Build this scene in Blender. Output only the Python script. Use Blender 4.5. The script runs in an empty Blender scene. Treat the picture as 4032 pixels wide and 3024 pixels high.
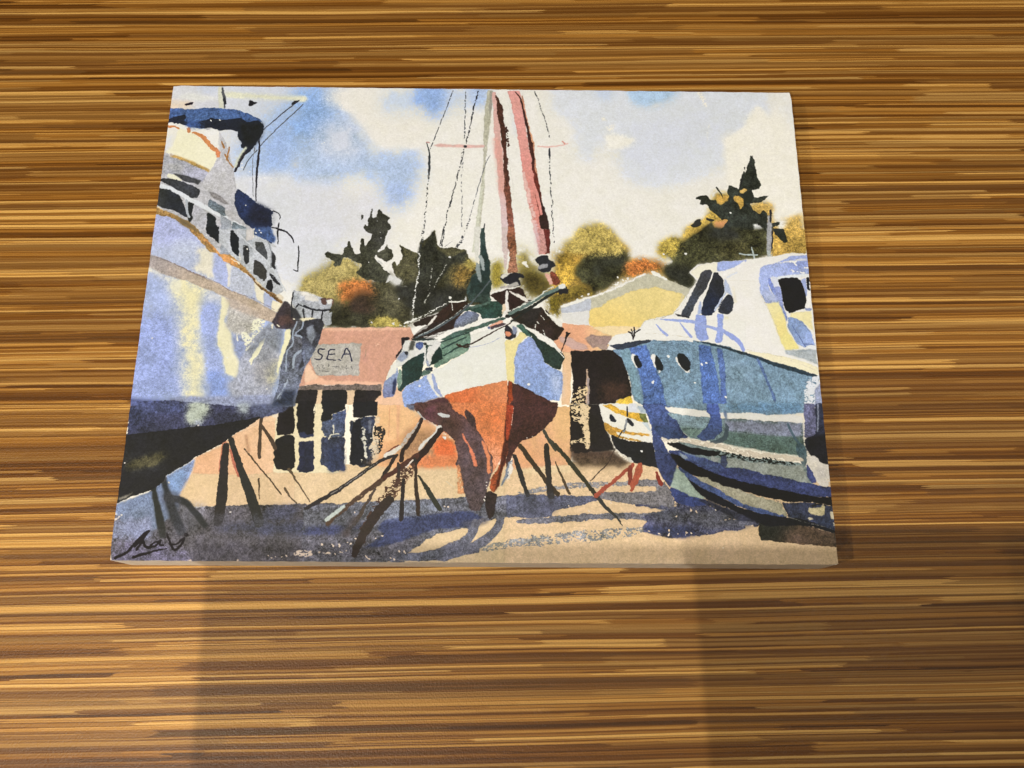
import bpy, bmesh, math, random
import numpy as np

# ---------------------------------------------------------------- scene, camera, light
scene = bpy.context.scene
C = scene.collection
BW, BH, BT = 0.3974, 0.300, 0.0290          # painting: width, height, thickness (metres)

cam_data = bpy.data.cameras.new("camera")
cam = bpy.data.objects.new("camera", cam_data)
C.objects.link(cam)
cam_data.sensor_fit = 'HORIZONTAL'
cam_data.sensor_width = 36.0
cam_data.lens = 36.0 * 3450 / 4032.0
cam_data.clip_start = 0.01
cam_data.clip_end = 50.0
from mathutils import Matrix
cam.matrix_world = Matrix([[0.99992, -0.00786, -0.009925, 0.014509], [0.004662, 0.957451, -0.28856, -0.19464], [0.011771, 0.28849, 0.957411, 0.514974], [0.0, 0.0, 0.0, 1.0]])
scene.camera = cam

world = bpy.data.worlds.new("World")
scene.world = world
world.use_nodes = True
wb = world.node_tree.nodes["Background"]
wb.inputs[0].default_value = (1.0, 0.86, 0.70, 1)
wb.inputs[1].default_value = 0.075

scene.view_settings.view_transform = 'Standard'
scene.view_settings.look = 'None'
scene.view_settings.exposure = 0.0
scene.view_settings.gamma = 1.0
scene.view_settings.use_curve_mapping = False

BLOCKER = (-0.10, -0.42, 0.60)            # corner of the unseen slab added to shade the table

SKEW = -0.03

def lamp(name, loc, power, col, radius):
    d = bpy.data.lights.new(name, 'POINT')
    d.energy = power; d.color = col; d.shadow_soft_size = radius
    o = bpy.data.objects.new(name, d); o.location = loc
    C.objects.link(o)
    return o

def lamp_over(name, sx, sy, h, power, col, radius=0.0035):
    """a ceiling lamp whose shadow of the shelf corner reaches (sx, sy) on the table"""
    k = (h - BLOCKER[2]) / BLOCKER[2]
    lamp(name, (BLOCKER[0] + k*(BLOCKER[0]-sx), BLOCKER[1] + k*(BLOCKER[1]-sy), h), power, col, radius)

WARM = (1.0, 0.91, 0.78)
lamp_over("lamp_centre", 0.1224, -0.0608, 1.4, 38, WARM)
lamp_over("lamp_right", -0.1537, -0.1416, 1.4, 54, WARM)
lamp_over("lamp_left", 0.3076, -0.0895, 1.4, 15, WARM)
lamp("lamp_far_left", (-0.85, -0.44, 1.5), 38, WARM, 0.01)
lamp("fill_above", (0.75, -0.14, 1.9), 18, WARM, 0.02)  # added fill that evens the light toward the right
lamp("lamp_far_right", (1.5, 0.2, 1.7), 8, WARM, 0.03)

# ---------------------------------------------------------------- helpers
def mesh_obj(name, bm, mat, parent=None):
    me = bpy.data.meshes.new(name); bm.to_mesh(me); bm.free()
    o = bpy.data.objects.new(name, me); C.objects.link(o)
    me.materials.append(mat)
    if parent: o.parent = parent
    return o

def box(x0, x1, y0, y1, z0, z1, bev=0.0, seg=2):
    bm = bmesh.new()
    bmesh.ops.create_cube(bm, size=1.0)
    for v in bm.verts:
        v.co.x = x0 + (v.co.x+.5)*(x1-x0); v.co.y = y0 + (v.co.y+.5)*(y1-y0); v.co.z = z0 + (v.co.z+.5)*(z1-z0)
    if bev: bmesh.ops.bevel(bm, geom=bm.edges[:], offset=bev, segments=seg, affect='EDGES', profile=.6)
    return bm

class NT:
    def __init__(s, name):
        s.m = bpy.data.materials.new(name); s.m.use_nodes = True
        s.t = s.m.node_tree; s.b = s.t.nodes["Principled BSDF"]
    def n(s, ty, **kw):
        nd = s.t.nodes.new(ty)
        for k, v in kw.items(): setattr(nd, k, v)
        return nd
    def put(s, sock, v):
        if isinstance(v, bpy.types.NodeSocket): s.t.links.new(v, sock)
        else: sock.default_value = v
    def math(s, op, a, b=0.0, c=0.0):
        nd = s.n('ShaderNodeMath', operation=op)
        s.put(nd.inputs[0], a); s.put(nd.inputs[1], b); s.put(nd.inputs[2], c)
        return nd.outputs[0]
    def mix(s, f, a, b, mode='MIX'):
        nd = s.n('ShaderNodeMix', data_type='RGBA', blend_type=mode)
        s.put(nd.inputs['Factor'], f); s.put(nd.inputs[6], a); s.put(nd.inputs[7], b)
        return nd.outputs[2]
    def xyz(s, x, y, z=0.0):
        nd = s.n('ShaderNodeCombineXYZ'); s.put(nd.inputs[0], x); s.put(nd.inputs[1], y); s.put(nd.inputs[2], z)
        return nd.outputs[0]
    def noise(s, vec, scale, detail=2, rough=.5, dim='3D'):
        nd = s.n('ShaderNodeTexNoise', noise_dimensions=dim)
        s.put(nd.inputs['Vector'], vec); nd.inputs['Scale'].default_value = scale
        nd.inputs['Detail'].default_value = detail; nd.inputs['Roughness'].default_value = rough
        return nd.outputs['Fac']
    def white(s, x, y):
        nd = s.n('ShaderNodeTexWhiteNoise', noise_dimensions='2D'); s.put(nd.inputs['Vector'], s.xyz(x, y))
        return nd.outputs['Value']
    def ramp(s, f, stops, interp='LINEAR'):
        nd = s.n('ShaderNodeValToRGB'); s.put(nd.inputs[0], f); cr = nd.color_ramp; cr.interpolation = interp
        while len(cr.elements) < len(stops): cr.elements.new(.5)
        for e, (p, c) in zip(cr.elements, stops): e.position = p; e.color = (*c, 1)
        return nd.outputs[0]
    def maprange(s, v, a, b, c, d):
        nd = s.n('ShaderNodeMapRange'); s.put(nd.inputs[0], v)
        for i, q in enumerate((a, b, c, d)): nd.inputs[i+1].default_value = q
        return nd.outputs[0]

def lin(h):
    c = [int(h[i:i+2], 16)/255 for i in (0, 2, 4)]
    return tuple(x/12.92 if x <= .04045 else ((x+.055)/1.055)**2.4 for x in c)

# ---------------------------------------------------------------- table of strand bamboo
tm = NT("strand_bamboo")
oc = tm.n('ShaderNodeTexCoord').outputs['Object']
mp = tm.n('ShaderNodeMapping'); tm.put(mp.inputs[0], oc); mp.inputs['Rotation'].default_value = (0, 0, math.radians(-1.35))
sp = tm.n('ShaderNodeSeparateXYZ'); tm.put(sp.inputs[0], mp.outputs[0]); X, Y = sp.outputs[0], sp.outputs[1]
# slow waviness of the strands, and a finer one that frays their edges
wv = tm.noise(tm.xyz(tm.math('MULTIPLY', X, 3.0), tm.math('MULTIPLY', Y, 20.0)), 1.0, 2, .5)
wv2 = tm.noise(tm.xyz(tm.math('MULTIPLY', X, 45.0), tm.math('MULTIPLY', Y, 300.0)), 1.0, 2, .6)
Yw = tm.math('ADD', Y, tm.math('ADD', tm.math('MULTIPLY', tm.math('SUBTRACT', wv, .5), .0045), tm.math('MULTIPLY', tm.math('SUBTRACT', wv2, .5), .0005)))
def strands(pitch, length, seed, xj):
    # strips of uneven width, each cut to its own lengths; gives a tone per strip, the place across it, a second tone
    wn = tm.noise(tm.xyz(seed*3.7, tm.math('MULTIPLY', Yw, .6/pitch)), 1.0, 2, .6)
    s = tm.math('ADD', tm.math('DIVIDE', Yw, pitch), tm.math('MULTIPLY', wn, 2.6))
    row = tm.math('FLOOR', s); fr = tm.math('FRACT', s)
    off = tm.math('MULTIPLY', tm.white(row, seed), 9.0)
    ej = tm.noise(tm.xyz(tm.math('MULTIPLY', X, 3.0), tm.math('MULTIPLY', Y, 900.0), seed), 1.0, 2, .7)
    u = tm.math('ADD', tm.math('ADD', tm.math('DIVIDE', X, length), off), tm.math('MULTIPLY', tm.math('SUBTRACT', ej, .5), xj))
    seg = tm.math('FLOOR', u)
    return tm.white(row, tm.math('ADD', seg, seed*17.0)), fr, tm.white(row, tm.math('ADD', seg, seed*31.0+5.0))
a1, f1, b1 = strands(.0036, .30, 1.0, .10)
a2, f2, b2 = strands(.0018, .24, 2.0, .14)
a3, f3, b3 = strands(.0009, .18, 3.0, .25)
fine = tm.noise(tm.xyz(tm.math('MULTIPLY', X, 6.0), tm.math('MULTIPLY', Yw, 1700.0)), 1.0, 2, .6)
wide = tm.noise(tm.xyz(tm.math('MULTIPLY', X, 1.3), tm.math('MULTIPLY', Yw, 120.0), 4.0), 1.0, 2, .5)
t = tm.math('ADD', tm.math('ADD', tm.math('MULTIPLY', a1, .38), tm.math('MULTIPLY', a2, .48)), tm.math('MULTIPLY', a3, .28))
t = tm.math('ADD', tm.math('SUBTRACT', t, .03), tm.math('ADD', tm.math('MULTIPLY', tm.math('SUBTRACT', fine, .5), .22), tm.math('MULTIPLY', tm.math('SUBTRACT', wide, .5), .14)))
col = tm.ramp(t, [(.16, lin('432708')), (.34, lin('724717')), (.50, lin('976728')), (.66, lin('b5843e')), (.90, lin('d8aa5e'))])
# greyer, duller strands among the honey ones
col = tm.mix(tm.maprange(b1, .62, .70, 0, .5), col, (*lin('6e4e29'), 1))
col = tm.mix(tm.maprange(b2, .80, .86, 0, .45), col, (*lin('5a3a16'), 1))
col = tm.mix(tm.maprange(b2, .12, .07, 0, .55), col, (*lin('d6ab63'), 1))
# shading across a strip: lighter upper side, dark glue line below
def line(f, lo, hi): return tm.maprange(f, lo, hi, 1, 0)
br = tm.noise(tm.xyz(tm.math('MULTIPLY', X, 5.0), tm.math('MULTIPLY', Y, 420.0), 8.0), 1.0, 2, .6)
gl = tm.math('MAXIMUM', line(f1, .10, .28), tm.math('MULTIPLY', line(f2, .16, .42), .85))
gl = tm.math('MULTIPLY', gl, tm.maprange(br, .34, .54, .12, 1.0))
col = tm.mix(tm.math('MULTIPLY', gl, .88), col, (*lin('5a3203'), 1))
# short dark flecks at strand ends
fl = tm.noise(tm.xyz(tm.math('MULTIPLY', X, 38.0), tm.math('MULTIPLY', Y, 520.0), 2.0), 1.0, 3, .6)
col = tm.mix(tm.math('MULTIPLY', tm.maprange(fl, .69, .76, 0, 1), .55), col, (*lin('4a2c09'), 1))
# pores
po = tm.noise(tm.xyz(tm.math('MULTIPLY', X, 900.0), tm.math('MULTIPLY', Y, 1500.0), 5.0), 1.0, 2, .7)
col = tm.mix(tm.maprange(po, .25, .7, .22, 0), col, (*lin('6a4616'), 1))
tm.put(tm.b.inputs['Base Color'], col)
tm.put(tm.b.inputs['Roughness'], tm.maprange(tm.noise(oc, 240, 2, .5), .3, .7, .34, .42))
tm.b.inputs['Specular IOR Level'].default_value = .28
hx1 = tm.noise(oc, 900, 2, .6)                       # fine pebble of the lacquer
hx2 = tm.math('ADD', tm.math('MULTIPLY', fine, .4), hx1)
bp = tm.n('ShaderNodeBump'); bp.inputs['Strength'].default_value = .55; bp.inputs['Distance'].default_value = .0005
tm.put(bp.inputs['Height'], hx2); tm.put(tm.b.inputs['Normal'], bp.outputs[0])
table = mesh_obj("table", box(-.95, .95, -.55, .75, -.03, 0.0, .002, 2), tm.m)
table["label"] = "table top of striped honey and dark brown bamboo strands under the painting"
table["category"] = "table"

# unseen slab added above the near side, so its edge shades the table
sm = NT("blocker_matte"); sm.b.inputs['Roughness'].default_value = .8
sm.put(sm.b.inputs['Base Color'], (*lin('6b6251'), 1))
bm = bmesh.new()
pl = [(BLOCKER[0], BLOCKER[1]), (BLOCKER[0]+SKEW*-.55, BLOCKER[1]-.55), (BLOCKER[0]+1.7, BLOCKER[1]-.55), (BLOCKER[0]+1.7, BLOCKER[1])]
lo = [bm.verts.new((x, y, BLOCKER[2])) for x, y in pl]; hi = [bm.verts.new((x, y, BLOCKER[2]+.018)) for x, y in pl]
bm.faces.new(lo[::-1]); bm.faces.new(hi)
for i in range(4): bm.faces.new((lo[i], lo[(i+1) % 4], hi[(i+1) % 4], hi[i]))
bmesh.ops.recalc_face_normals(bm, faces=bm.faces)
blocker = mesh_obj("shadow_blocker", bm, sm.m)
blocker["kind"] = "structure"


# ---------------------------------------------------------------- the watercolour: laid down stroke by stroke
PAINT = r"""
0,218,222,224|0,0,0,100,5|-534,-116,4574,-184,4346,1766,-261,1806
0,195,205,224|627,26,0,100,5|297,-29,1060,-39,1133,1155,635,1160,431,671,331,305
0,164,188,227|470,26,0,100,9|580,174,673,112,801,57,1062,-8,1083,341,985,342,924,402,829,594,814,652,461,642,438,408,595,421
0,147,174,223|627,26,0,100,9|612,317,717,240,870,94,1032,54,1047,281,922,373,804,522,651,625,611,450
0,206,213,225|314,26,0,100,5|456,664,845,637,975,665,1107,735,1133,1155,759,1159,607,848,464,742
0,209,214,220|627,26,0,100,5|891,695,1085,721,1340,718,1473,838,1487,1151,551,1161,576,741
0,166,189,228|397,26,0,100,10|742,11,987,8,1050,168,1157,189,1271,368,1329,486,1586,439,1626,657,1557,694,1541,788,1461,852,1381,768,1338,661,1156,634,1084,707,827,695
0,134,169,226|470,26,0,100,11|802,18,955,16,1047,115,1054,236,970,342,910,417,822,448,758,300
0,193,204,225|627,26,0,100,5|939,275,1134,258,1234,413,1163,517,971,461
0,217,220,221|355,26,0,100,5|1008,15,1306,12,1340,164,1544,169,1645,229,1635,334,1599,431,1319,405,1227,279,1142,167,1048,130,966,93
0,187,204,229|470,26,0,100,5|1334,57,1438,10,1558,8,1577,161,1446,186,1353,164
0,140,172,229|335,26,0,100,10|1544,1,1770,-2,1773,121,1691,228,1597,169,1548,101
0,164,188,230|314,26,0,100,10|1883,-4,2030,-6,2031,94,1972,149,1905,96
0,182,200,229|418,26,0,100,5|1771,5,1890,4,1905,88,1841,166,1761,159
0,155,179,225|470,26,0,100,10|1379,718,1550,680,1548,787,1475,866,1383,804
0,204,214,230|314,26,0,100,6|2427,-3,3819,-21,3793,308,3514,334,3519,460,3539,548,3380,608,3116,705,2912,657,2839,512,2779,320,2689,514,2566,486,2582,322,2544,202,2413,151
0,166,196,232|230,26,0,100,9|2914,-9,3256,-14,3212,64,3063,127,2957,98
0,188,204,230|261,26,0,100,5|2681,-6,2821,-8,2833,46,2759,78
0,200,210,229|732,26,0,100,5|2872,274,3509,114,3503,311,3255,507,2990,627,2876,570
0,226,228,226|46,65,25,100,5|3362,0,3402,0,3429,115,3409,108
0,223,227,228|105,65,0,100,5|2766,320,2831,319,2955,348,2927,408,2841,424,2776,424
0,223,227,227|26,52,0,100,5|2742,207,2762,196,2785,222,2755,226
0,223,226,226|84,65,20,100,5|2773,275,2827,244,2812,312,2786,297
1,224,227,227|26,20,30,100,5|3431,244,8,3418,297,6,3414,357,5
0,225,228,226|125,52,0,100,5|3513,341,3650,264,3672,188,3748,107,3777,118,3821,194,3882,94,3969,16,4102,29,4018,916,3507,922,3523,489
0,217,223,229|314,26,0,100,5|3851,71,3968,23,3979,131,3986,275,3892,132
0,196,205,223|523,26,0,80,5|463,671,1074,721,1187,1016,1110,1291,873,1427,628,1092
0,200,207,224|523,26,0,70,5|828,703,1213,734,1382,789,1418,1014,1110,1127,860,1130
0,199,206,220|20,26,0,100,7|-25,-10,312,-14,330,170,-17,174
0,189,201,224|261,26,0,100,5|154,-4,294,2,285,48,139,42
0,214,203,190|188,26,0,100,5|-17,113,134,111,127,172,-10,174
0,207,214,218|125,65,0,100,5|-2,75,141,57,290,94,280,125,146,103
0,194,201,220|157,26,0,100,5|226,110,291,109,310,162,172,164
0,206,212,197|94,26,0,100,8|324,40,842,68,863,90,844,106,341,78
0,199,206,197|20,26,0,100,5|287,2,310,1,336,162,303,162
1,76,81,88|0,33,0,100,5|311,9,14,321,47,17,337,101,13,339,162,8
0,36,40,46|0,26,0,100,5|327,70,344,108,349,131,336,131,323,93
0,31,24,36|0,26,0,100,5|82,133,126,117,140,119,139,134,85,147
0,24,25,33|0,26,0,100,5|488,96,501,97,529,115,568,111,536,123,512,144,495,145,490,118
1,57,56,67|0,20,0,100,5|811,96,8,743,164,8,647,264,7,602,317,7
1,74,78,87|0,20,0,100,5|839,125,7,749,232,7,654,346,6,590,436,6
1,73,77,86|0,20,0,100,5|573,462,7,527,532,6,502,602,6
0,30,32,40|0,26,0,100,5|784,94,814,99,774,133,760,126
1,220,225,228|0,20,0,100,5|486,555,6,489,556,7
1,220,225,228|0,20,0,100,5|543,613,6,546,615,7
1,220,225,228|0,20,0,100,5|489,584,6,492,585,7
1,219,225,228|0,20,0,100,5|615,662,6,618,663,7
1,219,225,228|0,20,0,100,5|637,654,6,639,656,7
1,220,225,228|0,20,0,100,5|678,657,6,681,659,7
1,220,225,228|0,20,0,100,5|711,661,6,714,662,7
1,219,225,228|0,20,0,100,5|615,665,6,618,667,7
1,222,227,230|0,20,0,100,5|976,409,6,978,410,7
1,222,227,230|0,20,0,100,5|988,401,6,991,403,7
1,222,227,230|0,20,0,100,5|918,376,6,921,378,7
0,136,128,77|293,26,0,100,14|931,1330,1044,1261,1071,1200,1165,1199,1278,1232,1309,1339,1374,1406,1445,1603,1112,1638,911,1476
0,149,140,90|251,26,0,100,14|976,1356,1116,1226,1241,1232,1281,1286,1185,1341,1129,1421,1007,1436,941,1383
0,64,64,47|146,26,0,100,20|1101,1474,1194,1487,1262,1380,1370,1325,1455,1284,1472,1378,1558,1377,1598,1470,1598,1621,1082,1642,1094,1554
0,169,107,59|167,91,0,100,16|1144,1368,1234,1333,1285,1353,1308,1326,1340,1339,1337,1399,1375,1426,1315,1453,1213,1493,1156,1467
0,53,43,35|230,26,0,100,16|1193,1474,1287,1400,1364,1446,1356,1538,1297,1578,1211,1559
0,46,47,34|105,26,0,100,20|1092,1521,1382,1570,1566,1582,1568,1640,1088,1645
0,156,147,81|84,78,0,100,14|1352,1584,1394,1570,1480,1583,1567,1621,1544,1641,1349,1636,1335,1604
0,54,57,47|0,39,0,100,20|1041,1163,1056,1151,1088,1165,1154,1180,1154,1131,1176,1123,1180,1082,1190,1081,1204,1123,1225,1164,1262,1164,1253,1116,1266,1054,1279,1067,1282,1115,1308,1081,1331,1039,1348,997,1392,990,1418,1010,1401,1059,1372,1101,1362,1149,1345,1190,1391,1237,1411,1271,1449,1291,1433,1338,1396,1352,1340,1332,1309,1339,1270,1313,1232,1293,1256,1273,1279,1238,1241,1225,1202,1198,1163,1180,1147,1213,1148,1233,1118,1255,1108,1237,1116,1220,1084,1206,1052,1186
0,55,57,47|0,39,0,100,20|1356,1159,1405,1135,1416,1100,1429,1128,1455,1134,1464,1182,1427,1223,1402,1203,1363,1183
0,49,51,45|0,39,0,100,18|1300,925,1309,861,1315,854,1317,917,1344,924,1354,868,1363,860,1381,896,1406,902,1433,923,1415,944,1435,979,1430,1007,1399,1014,1407,1056,1397,1111,1361,1139,1292,1140,1320,1077,1325,1036,1292,1022,1275,995,1276,960,1296,981,1298,946
0,49,51,45|0,26,0,100,5|1251,904,1264,900,1263,939,1255,939
1,201,208,215|0,20,0,100,5|1373,1021,5,1375,1022,6
1,201,208,215|0,20,0,100,5|1378,1056,5,1380,1057,6
1,202,208,215|0,20,0,100,5|1288,960,5,1290,961,6
1,202,209,216|0,20,0,100,5|1351,945,5,1353,946,6
0,67,67,48|0,39,0,100,20|1455,1223,1470,1209,1478,1243,1499,1229,1519,1175,1494,1096,1510,1113,1587,1147,1625,1167,1623,1112,1615,1078,1653,1070,1707,997,1729,1104,1749,1124,1817,1117,1899,1137,1926,1198,1983,1265,2047,1399,2048,1505,1894,1480,1748,1534,1597,1601,1558,1377,1484,1371,1519,1337,1487,1317,1467,1270
0,42,45,38|39,26,0,100,22|1619,1098,1628,1077,1636,1119,1695,1007,1715,1042,1724,1132,1800,1186,1899,1140,1901,1219,1814,1226,1743,1349,1685,1495,1626,1555,1598,1470,1616,1282,1606,1174
0,35,37,32|188,26,0,100,20|1478,1378,1594,1350,1867,1374,1929,1360,1906,1480,1808,1494,1627,1588,1590,1582,1537,1470,1485,1411
0,132,110,59|230,26,0,100,14|1839,1246,1951,1245,1952,1279,1916,1347,1855,1381,1823,1334
0,136,92,52|157,26,0,70,5|1901,1239,1958,1259,1927,1293
0,193,199,203|0,39,0,100,5|1339,1197,1389,1210,1449,1284,1446,1351,1421,1358,1449,1291,1403,1237
0,195,201,206|84,26,0,100,5|1443,1298,1481,1317,1525,1337,1514,1367,1464,1358,1433,1338
1,199,205,212|0,53,0,100,5|1501,1454,8,1505,1456,10
1,200,207,214|0,53,0,100,5|1314,1221,8,1318,1223,10
1,201,208,215|0,53,0,100,5|1798,1179,8,1802,1181,10
1,199,206,212|0,53,0,100,5|1507,1451,8,1511,1453,10
1,198,204,211|0,53,0,100,5|1352,1610,8,1356,1612,10
1,198,204,211|0,53,0,100,5|1346,1607,8,1350,1608,10
1,198,205,211|0,53,0,100,5|1520,1618,8,1524,1620,10
1,198,204,211|0,53,0,100,5|1480,1609,8,1484,1610,10
1,198,204,211|0,53,0,100,5|1545,1628,8,1549,1629,10
0,158,148,80|157,26,0,100,10|1900,1191,1963,1218,1952,1279,1902,1253
0,146,136,62|146,26,0,100,12|2045,1217,2113,1189,2132,1230,2133,1372,2053,1406,2039,1305
0,146,137,78|230,26,0,100,15|2210,1120,2267,1126,2311,1214,2392,1275,2434,1369,2341,1449,2267,1424,2211,1277
0,71,64,28|251,26,0,100,16|2230,1263,2342,1262,2416,1369,2341,1436,2255,1424,2223,1317
0,219,223,223|0,39,0,100,5|2230,1212,2261,1201,2283,1252,2255,1242
0,149,126,63|167,52,0,100,18|2430,1152,2487,1131,2506,1089,2582,1054,2596,998,2673,969,2761,982,2816,1044,2890,1120,2875,1188,3032,1187,3094,1207,3223,1361,3120,1322,3028,1268,2814,1338,2663,1426,2526,1487,2464,1501,2445,1561,2390,1528,2403,1422,2428,1369
0,161,136,59|230,26,0,100,18|2455,1145,2595,1074,2630,1191,2566,1300,2503,1368,2454,1315
0,146,106,53|314,26,0,60,5|2544,1109,2613,1102,2612,1177,2542,1192
0,51,53,35|125,65,0,100,24|2560,1246,2650,1143,2739,1107,2814,1134,2864,1120,2885,1161,2872,1256,2814,1331,2726,1386,2650,1420,2639,1367,2602,1340,2553,1287
0,39,42,32|251,26,0,100,20|2719,1149,2851,1141,2868,1202,2779,1244,2690,1306,2654,1272
0,170,107,57|157,78,0,100,20|2861,1216,2957,1181,3000,1194,3081,1207,3105,1234,3079,1254,3029,1255,2966,1276,2877,1297,2853,1284
0,96,85,35|167,26,0,100,20|2502,1395,2590,1354,2682,1393,2588,1447,2476,1488,2451,1554,2396,1528,2403,1436
0,118,107,42|84,26,0,100,16|2390,1449,2452,1422,2470,1501,2451,1561,2402,1522
1,54,42,19|0,20,0,100,5|2421,1462,3,2457,1547,3
0,161,148,85|188,52,0,100,18|2494,1072,2557,1051,2584,974,2648,952,2724,951,2786,993,2823,1048,2852,1110,2851,1151,2493,1155
0,180,157,80|125,52,0,100,16|3080,1080,3164,1037,3222,1037,3231,981,3264,953,3362,909,3391,852,3408,781,3438,716,3508,723,3571,765,3619,885,3600,1143,3058,1149
0,186,159,90|146,26,0,100,16|3644,800,3735,777,3797,812,3788,919,3879,904,3972,867,3966,1140,3619,1143
0,208,153,105|105,26,0,100,5|3424,930,3495,908,3506,936,3459,978,3422,965
0,220,224,223|146,26,0,100,5|3794,848,3832,855,3815,904,3878,911,3821,989,3795,919
0,42,48,43|0,33,0,100,20|3312,768,3352,746,3390,749,3401,781,3440,777,3463,809,3504,780,3525,755,3514,730,3527,668,3580,697,3586,715,3620,591,3636,547,3633,605,3682,458,3704,509,3707,561,3709,612,3731,670,3716,699,3667,706,3682,760,3737,752,3784,734,3742,770,3725,792,3650,800,3672,849,3708,877,3730,842,3751,863,3749,933,3832,929,3824,947,3778,961,3819,1010,3866,1058,3839,1072,3780,1017,3728,1031,3670,969,3627,1033,3561,1061,3466,1062,3418,1021,3439,986,3479,957,3511,915,3476,912,3427,873,3397,845,3386,810,3335,810,3350,782
0,190,157,83|26,26,0,100,12|3443,731,3474,745,3519,744,3517,780,3470,809,3445,795
1,36,41,36|0,20,0,100,5|3452,691,13,3469,723,8,3486,762,5
0,195,162,86|0,26,0,100,12|3551,751,3583,747,3617,772,3614,814,3589,843,3579,808,3555,779
0,205,176,107|0,26,0,100,10|3592,714,3626,692,3641,707,3617,729,3594,736
0,36,42,36|0,26,0,100,5|3609,743,3667,703,3679,764,3644,800,3619,793
0,200,207,215|33,65,0,100,5|3668,948,3697,941,3726,976,3687,990,3662,983
0,42,44,41|0,39,0,100,5|3269,960,3310,917,3342,913,3340,952,3294,973
0,42,44,41|0,26,0,100,5|3369,895,3387,902,3428,916,3405,930,3374,916
0,58,58,41|46,52,0,100,24|3271,1036,3352,966,3405,923,3427,979,3411,1035,3473,1062,3561,1061,3628,1019,3734,1045,3732,1142,3209,1147,3211,1099
0,33,38,37|146,26,0,100,20|3370,972,3439,993,3554,984,3536,1061,3435,1062,3373,1035
1,218,225,229|0,20,0,100,5|3521,865,9,3525,867,13
1,218,224,229|0,20,0,100,5|3673,976,9,3678,978,13
1,218,225,229|0,20,0,100,5|3672,948,9,3677,950,13
1,32,34,36|0,20,30,100,5|3638,547,7,3617,635,7,3594,693,8
1,32,35,36|0,53,40,100,5|3688,465,8,3681,517,10,3692,583,13
0,56,58,38|84,52,0,100,24|3164,1041,3213,1061,3258,1047,3285,1018,3345,976,3746,972,3738,1145,3667,1173,3426,1203,3312,1211,3246,1273,3294,1306,3259,1374,3204,1361,3125,1315,3091,1254,3098,1227,3162,1206,3127,1152,3078,1118
0,140,127,61|230,26,0,100,20|3073,1083,3164,1034,3207,1054,3191,1116,3113,1186,3082,1166
0,38,41,34|167,26,0,100,20|3091,1247,3174,1219,3273,1239,3254,1361,3204,1354,3132,1308
0,36,39,35|230,26,0,100,20|3345,976,3567,974,3563,1043,3466,1058,3373,1031
0,74,72,46|314,26,0,70,20|3466,1058,3624,1071,3670,1125,3554,1168,3429,1155
0,176,149,79|26,52,0,100,18|3784,971,3975,969,3973,1136,3871,1137,3762,1159
0,36,41,36|0,26,0,100,15|3778,971,3848,971,3866,1054,3846,1068,3793,1013
1,216,222,227|0,20,0,100,5|3230,1145,10,3235,1147,14
1,215,222,227|0,20,0,100,5|3097,1146,10,3101,1149,14
0,160,171,177|0,26,0,100,10|3743,972,3774,971,3752,1166,3731,1159
0,43,39,38|0,26,0,100,5|3770,971,3779,971,3761,1173,3755,1173
0,148,153,161|13,26,0,100,10|3753,877,3779,877,3763,1114,3734,1115
0,30,33,41|0,26,0,100,5|3771,834,3786,834,3774,933,3762,933
1,30,31,37|0,20,0,100,5|3776,989,8,3766,1100,8
1,164,180,187|0,20,0,100,5|3565,1140,9,3606,1147,10,3669,1149,10
1,164,180,187|0,20,0,100,5|3641,1098,9,3647,1139,10,3650,1180,10
0,179,181,167|0,26,0,100,6|2650,1433,2813,1365,2990,1276,3028,1282,3175,1341,3253,1381,3231,1454,3140,1541,2979,1575,2646,1611
0,213,200,141|0,52,0,100,5|2642,1513,2710,1492,2773,1445,2899,1391,3024,1363,3086,1376,3214,1415,3192,1494,3140,1535,2972,1582,2940,1628,2767,1669,2634,1611|2837,1391,2768,1656,213,194,123
0,176,186,205|0,26,0,100,7|2470,1508,2650,1433,2648,1519,2476,1541
0,204,209,214|0,26,0,100,3|2470,1547,2642,1519,2634,1618,2487,1593
0,220,224,226|0,39,0,100,5|2464,1491,2650,1427,2813,1365,2985,1269,2993,1279,2813,1378,2650,1443,2476,1508
1,220,224,226|0,66,0,100,5|2813,1308,10,2817,1310,14
1,220,224,226|0,66,0,100,5|2843,1324,10,2848,1326,14
1,220,224,226|0,66,0,100,5|2869,1307,10,2873,1309,14
1,220,224,225|0,66,0,100,5|2815,1341,10,2819,1344,14
1,219,223,225|0,66,0,100,5|2627,1414,10,2632,1416,14
1,219,223,224|0,66,0,100,5|2589,1431,10,2594,1433,14
1,219,223,225|0,66,0,100,5|2633,1410,10,2638,1412,14
1,218,223,224|0,66,0,100,5|2567,1451,10,2572,1453,14
1,220,224,225|0,66,0,100,5|2805,1352,10,2810,1354,14
1,220,224,226|0,66,0,100,5|2862,1324,10,2867,1326,14
0,221,226,227|0,33,0,100,5|3019,1255,3059,1275,3120,1315,3113,1325,3028,1285
0,188,187,184|0,26,0,40,5|3166,1508,3221,1401,3210,1388,3153,1521
0,190,148,132|0,20,0,100,5|1064,1645,1580,1637,1607,1705,1574,1795,1492,1846,1439,1992,986,1995,933,2088,874,2089,1027,1736
0,213,172,153|20,26,0,100,5|1064,1644,1583,1635,1575,1653,1083,1664
0,216,175,154|0,26,0,100,3|984,1964,1060,1945,1115,1969,1432,1973,1427,1992,986,1995
0,217,187,167|0,26,0,100,3|979,1895,1000,1863,1028,1914,1066,1951,985,1983
0,166,167,167|0,33,0,100,10|992,1749,1297,1736,1298,1816,1292,1880,1298,1936,1047,1938,1012,1857
0,179,138,129|125,26,0,60,5|1306,1746,1339,1733,1336,1854,1312,1854
1,35,37,59|0,20,0,100,5|1085,1779,9,1054,1778,8,1050,1799,8,1072,1817,8,1064,1841,7,1033,1836,7
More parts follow.
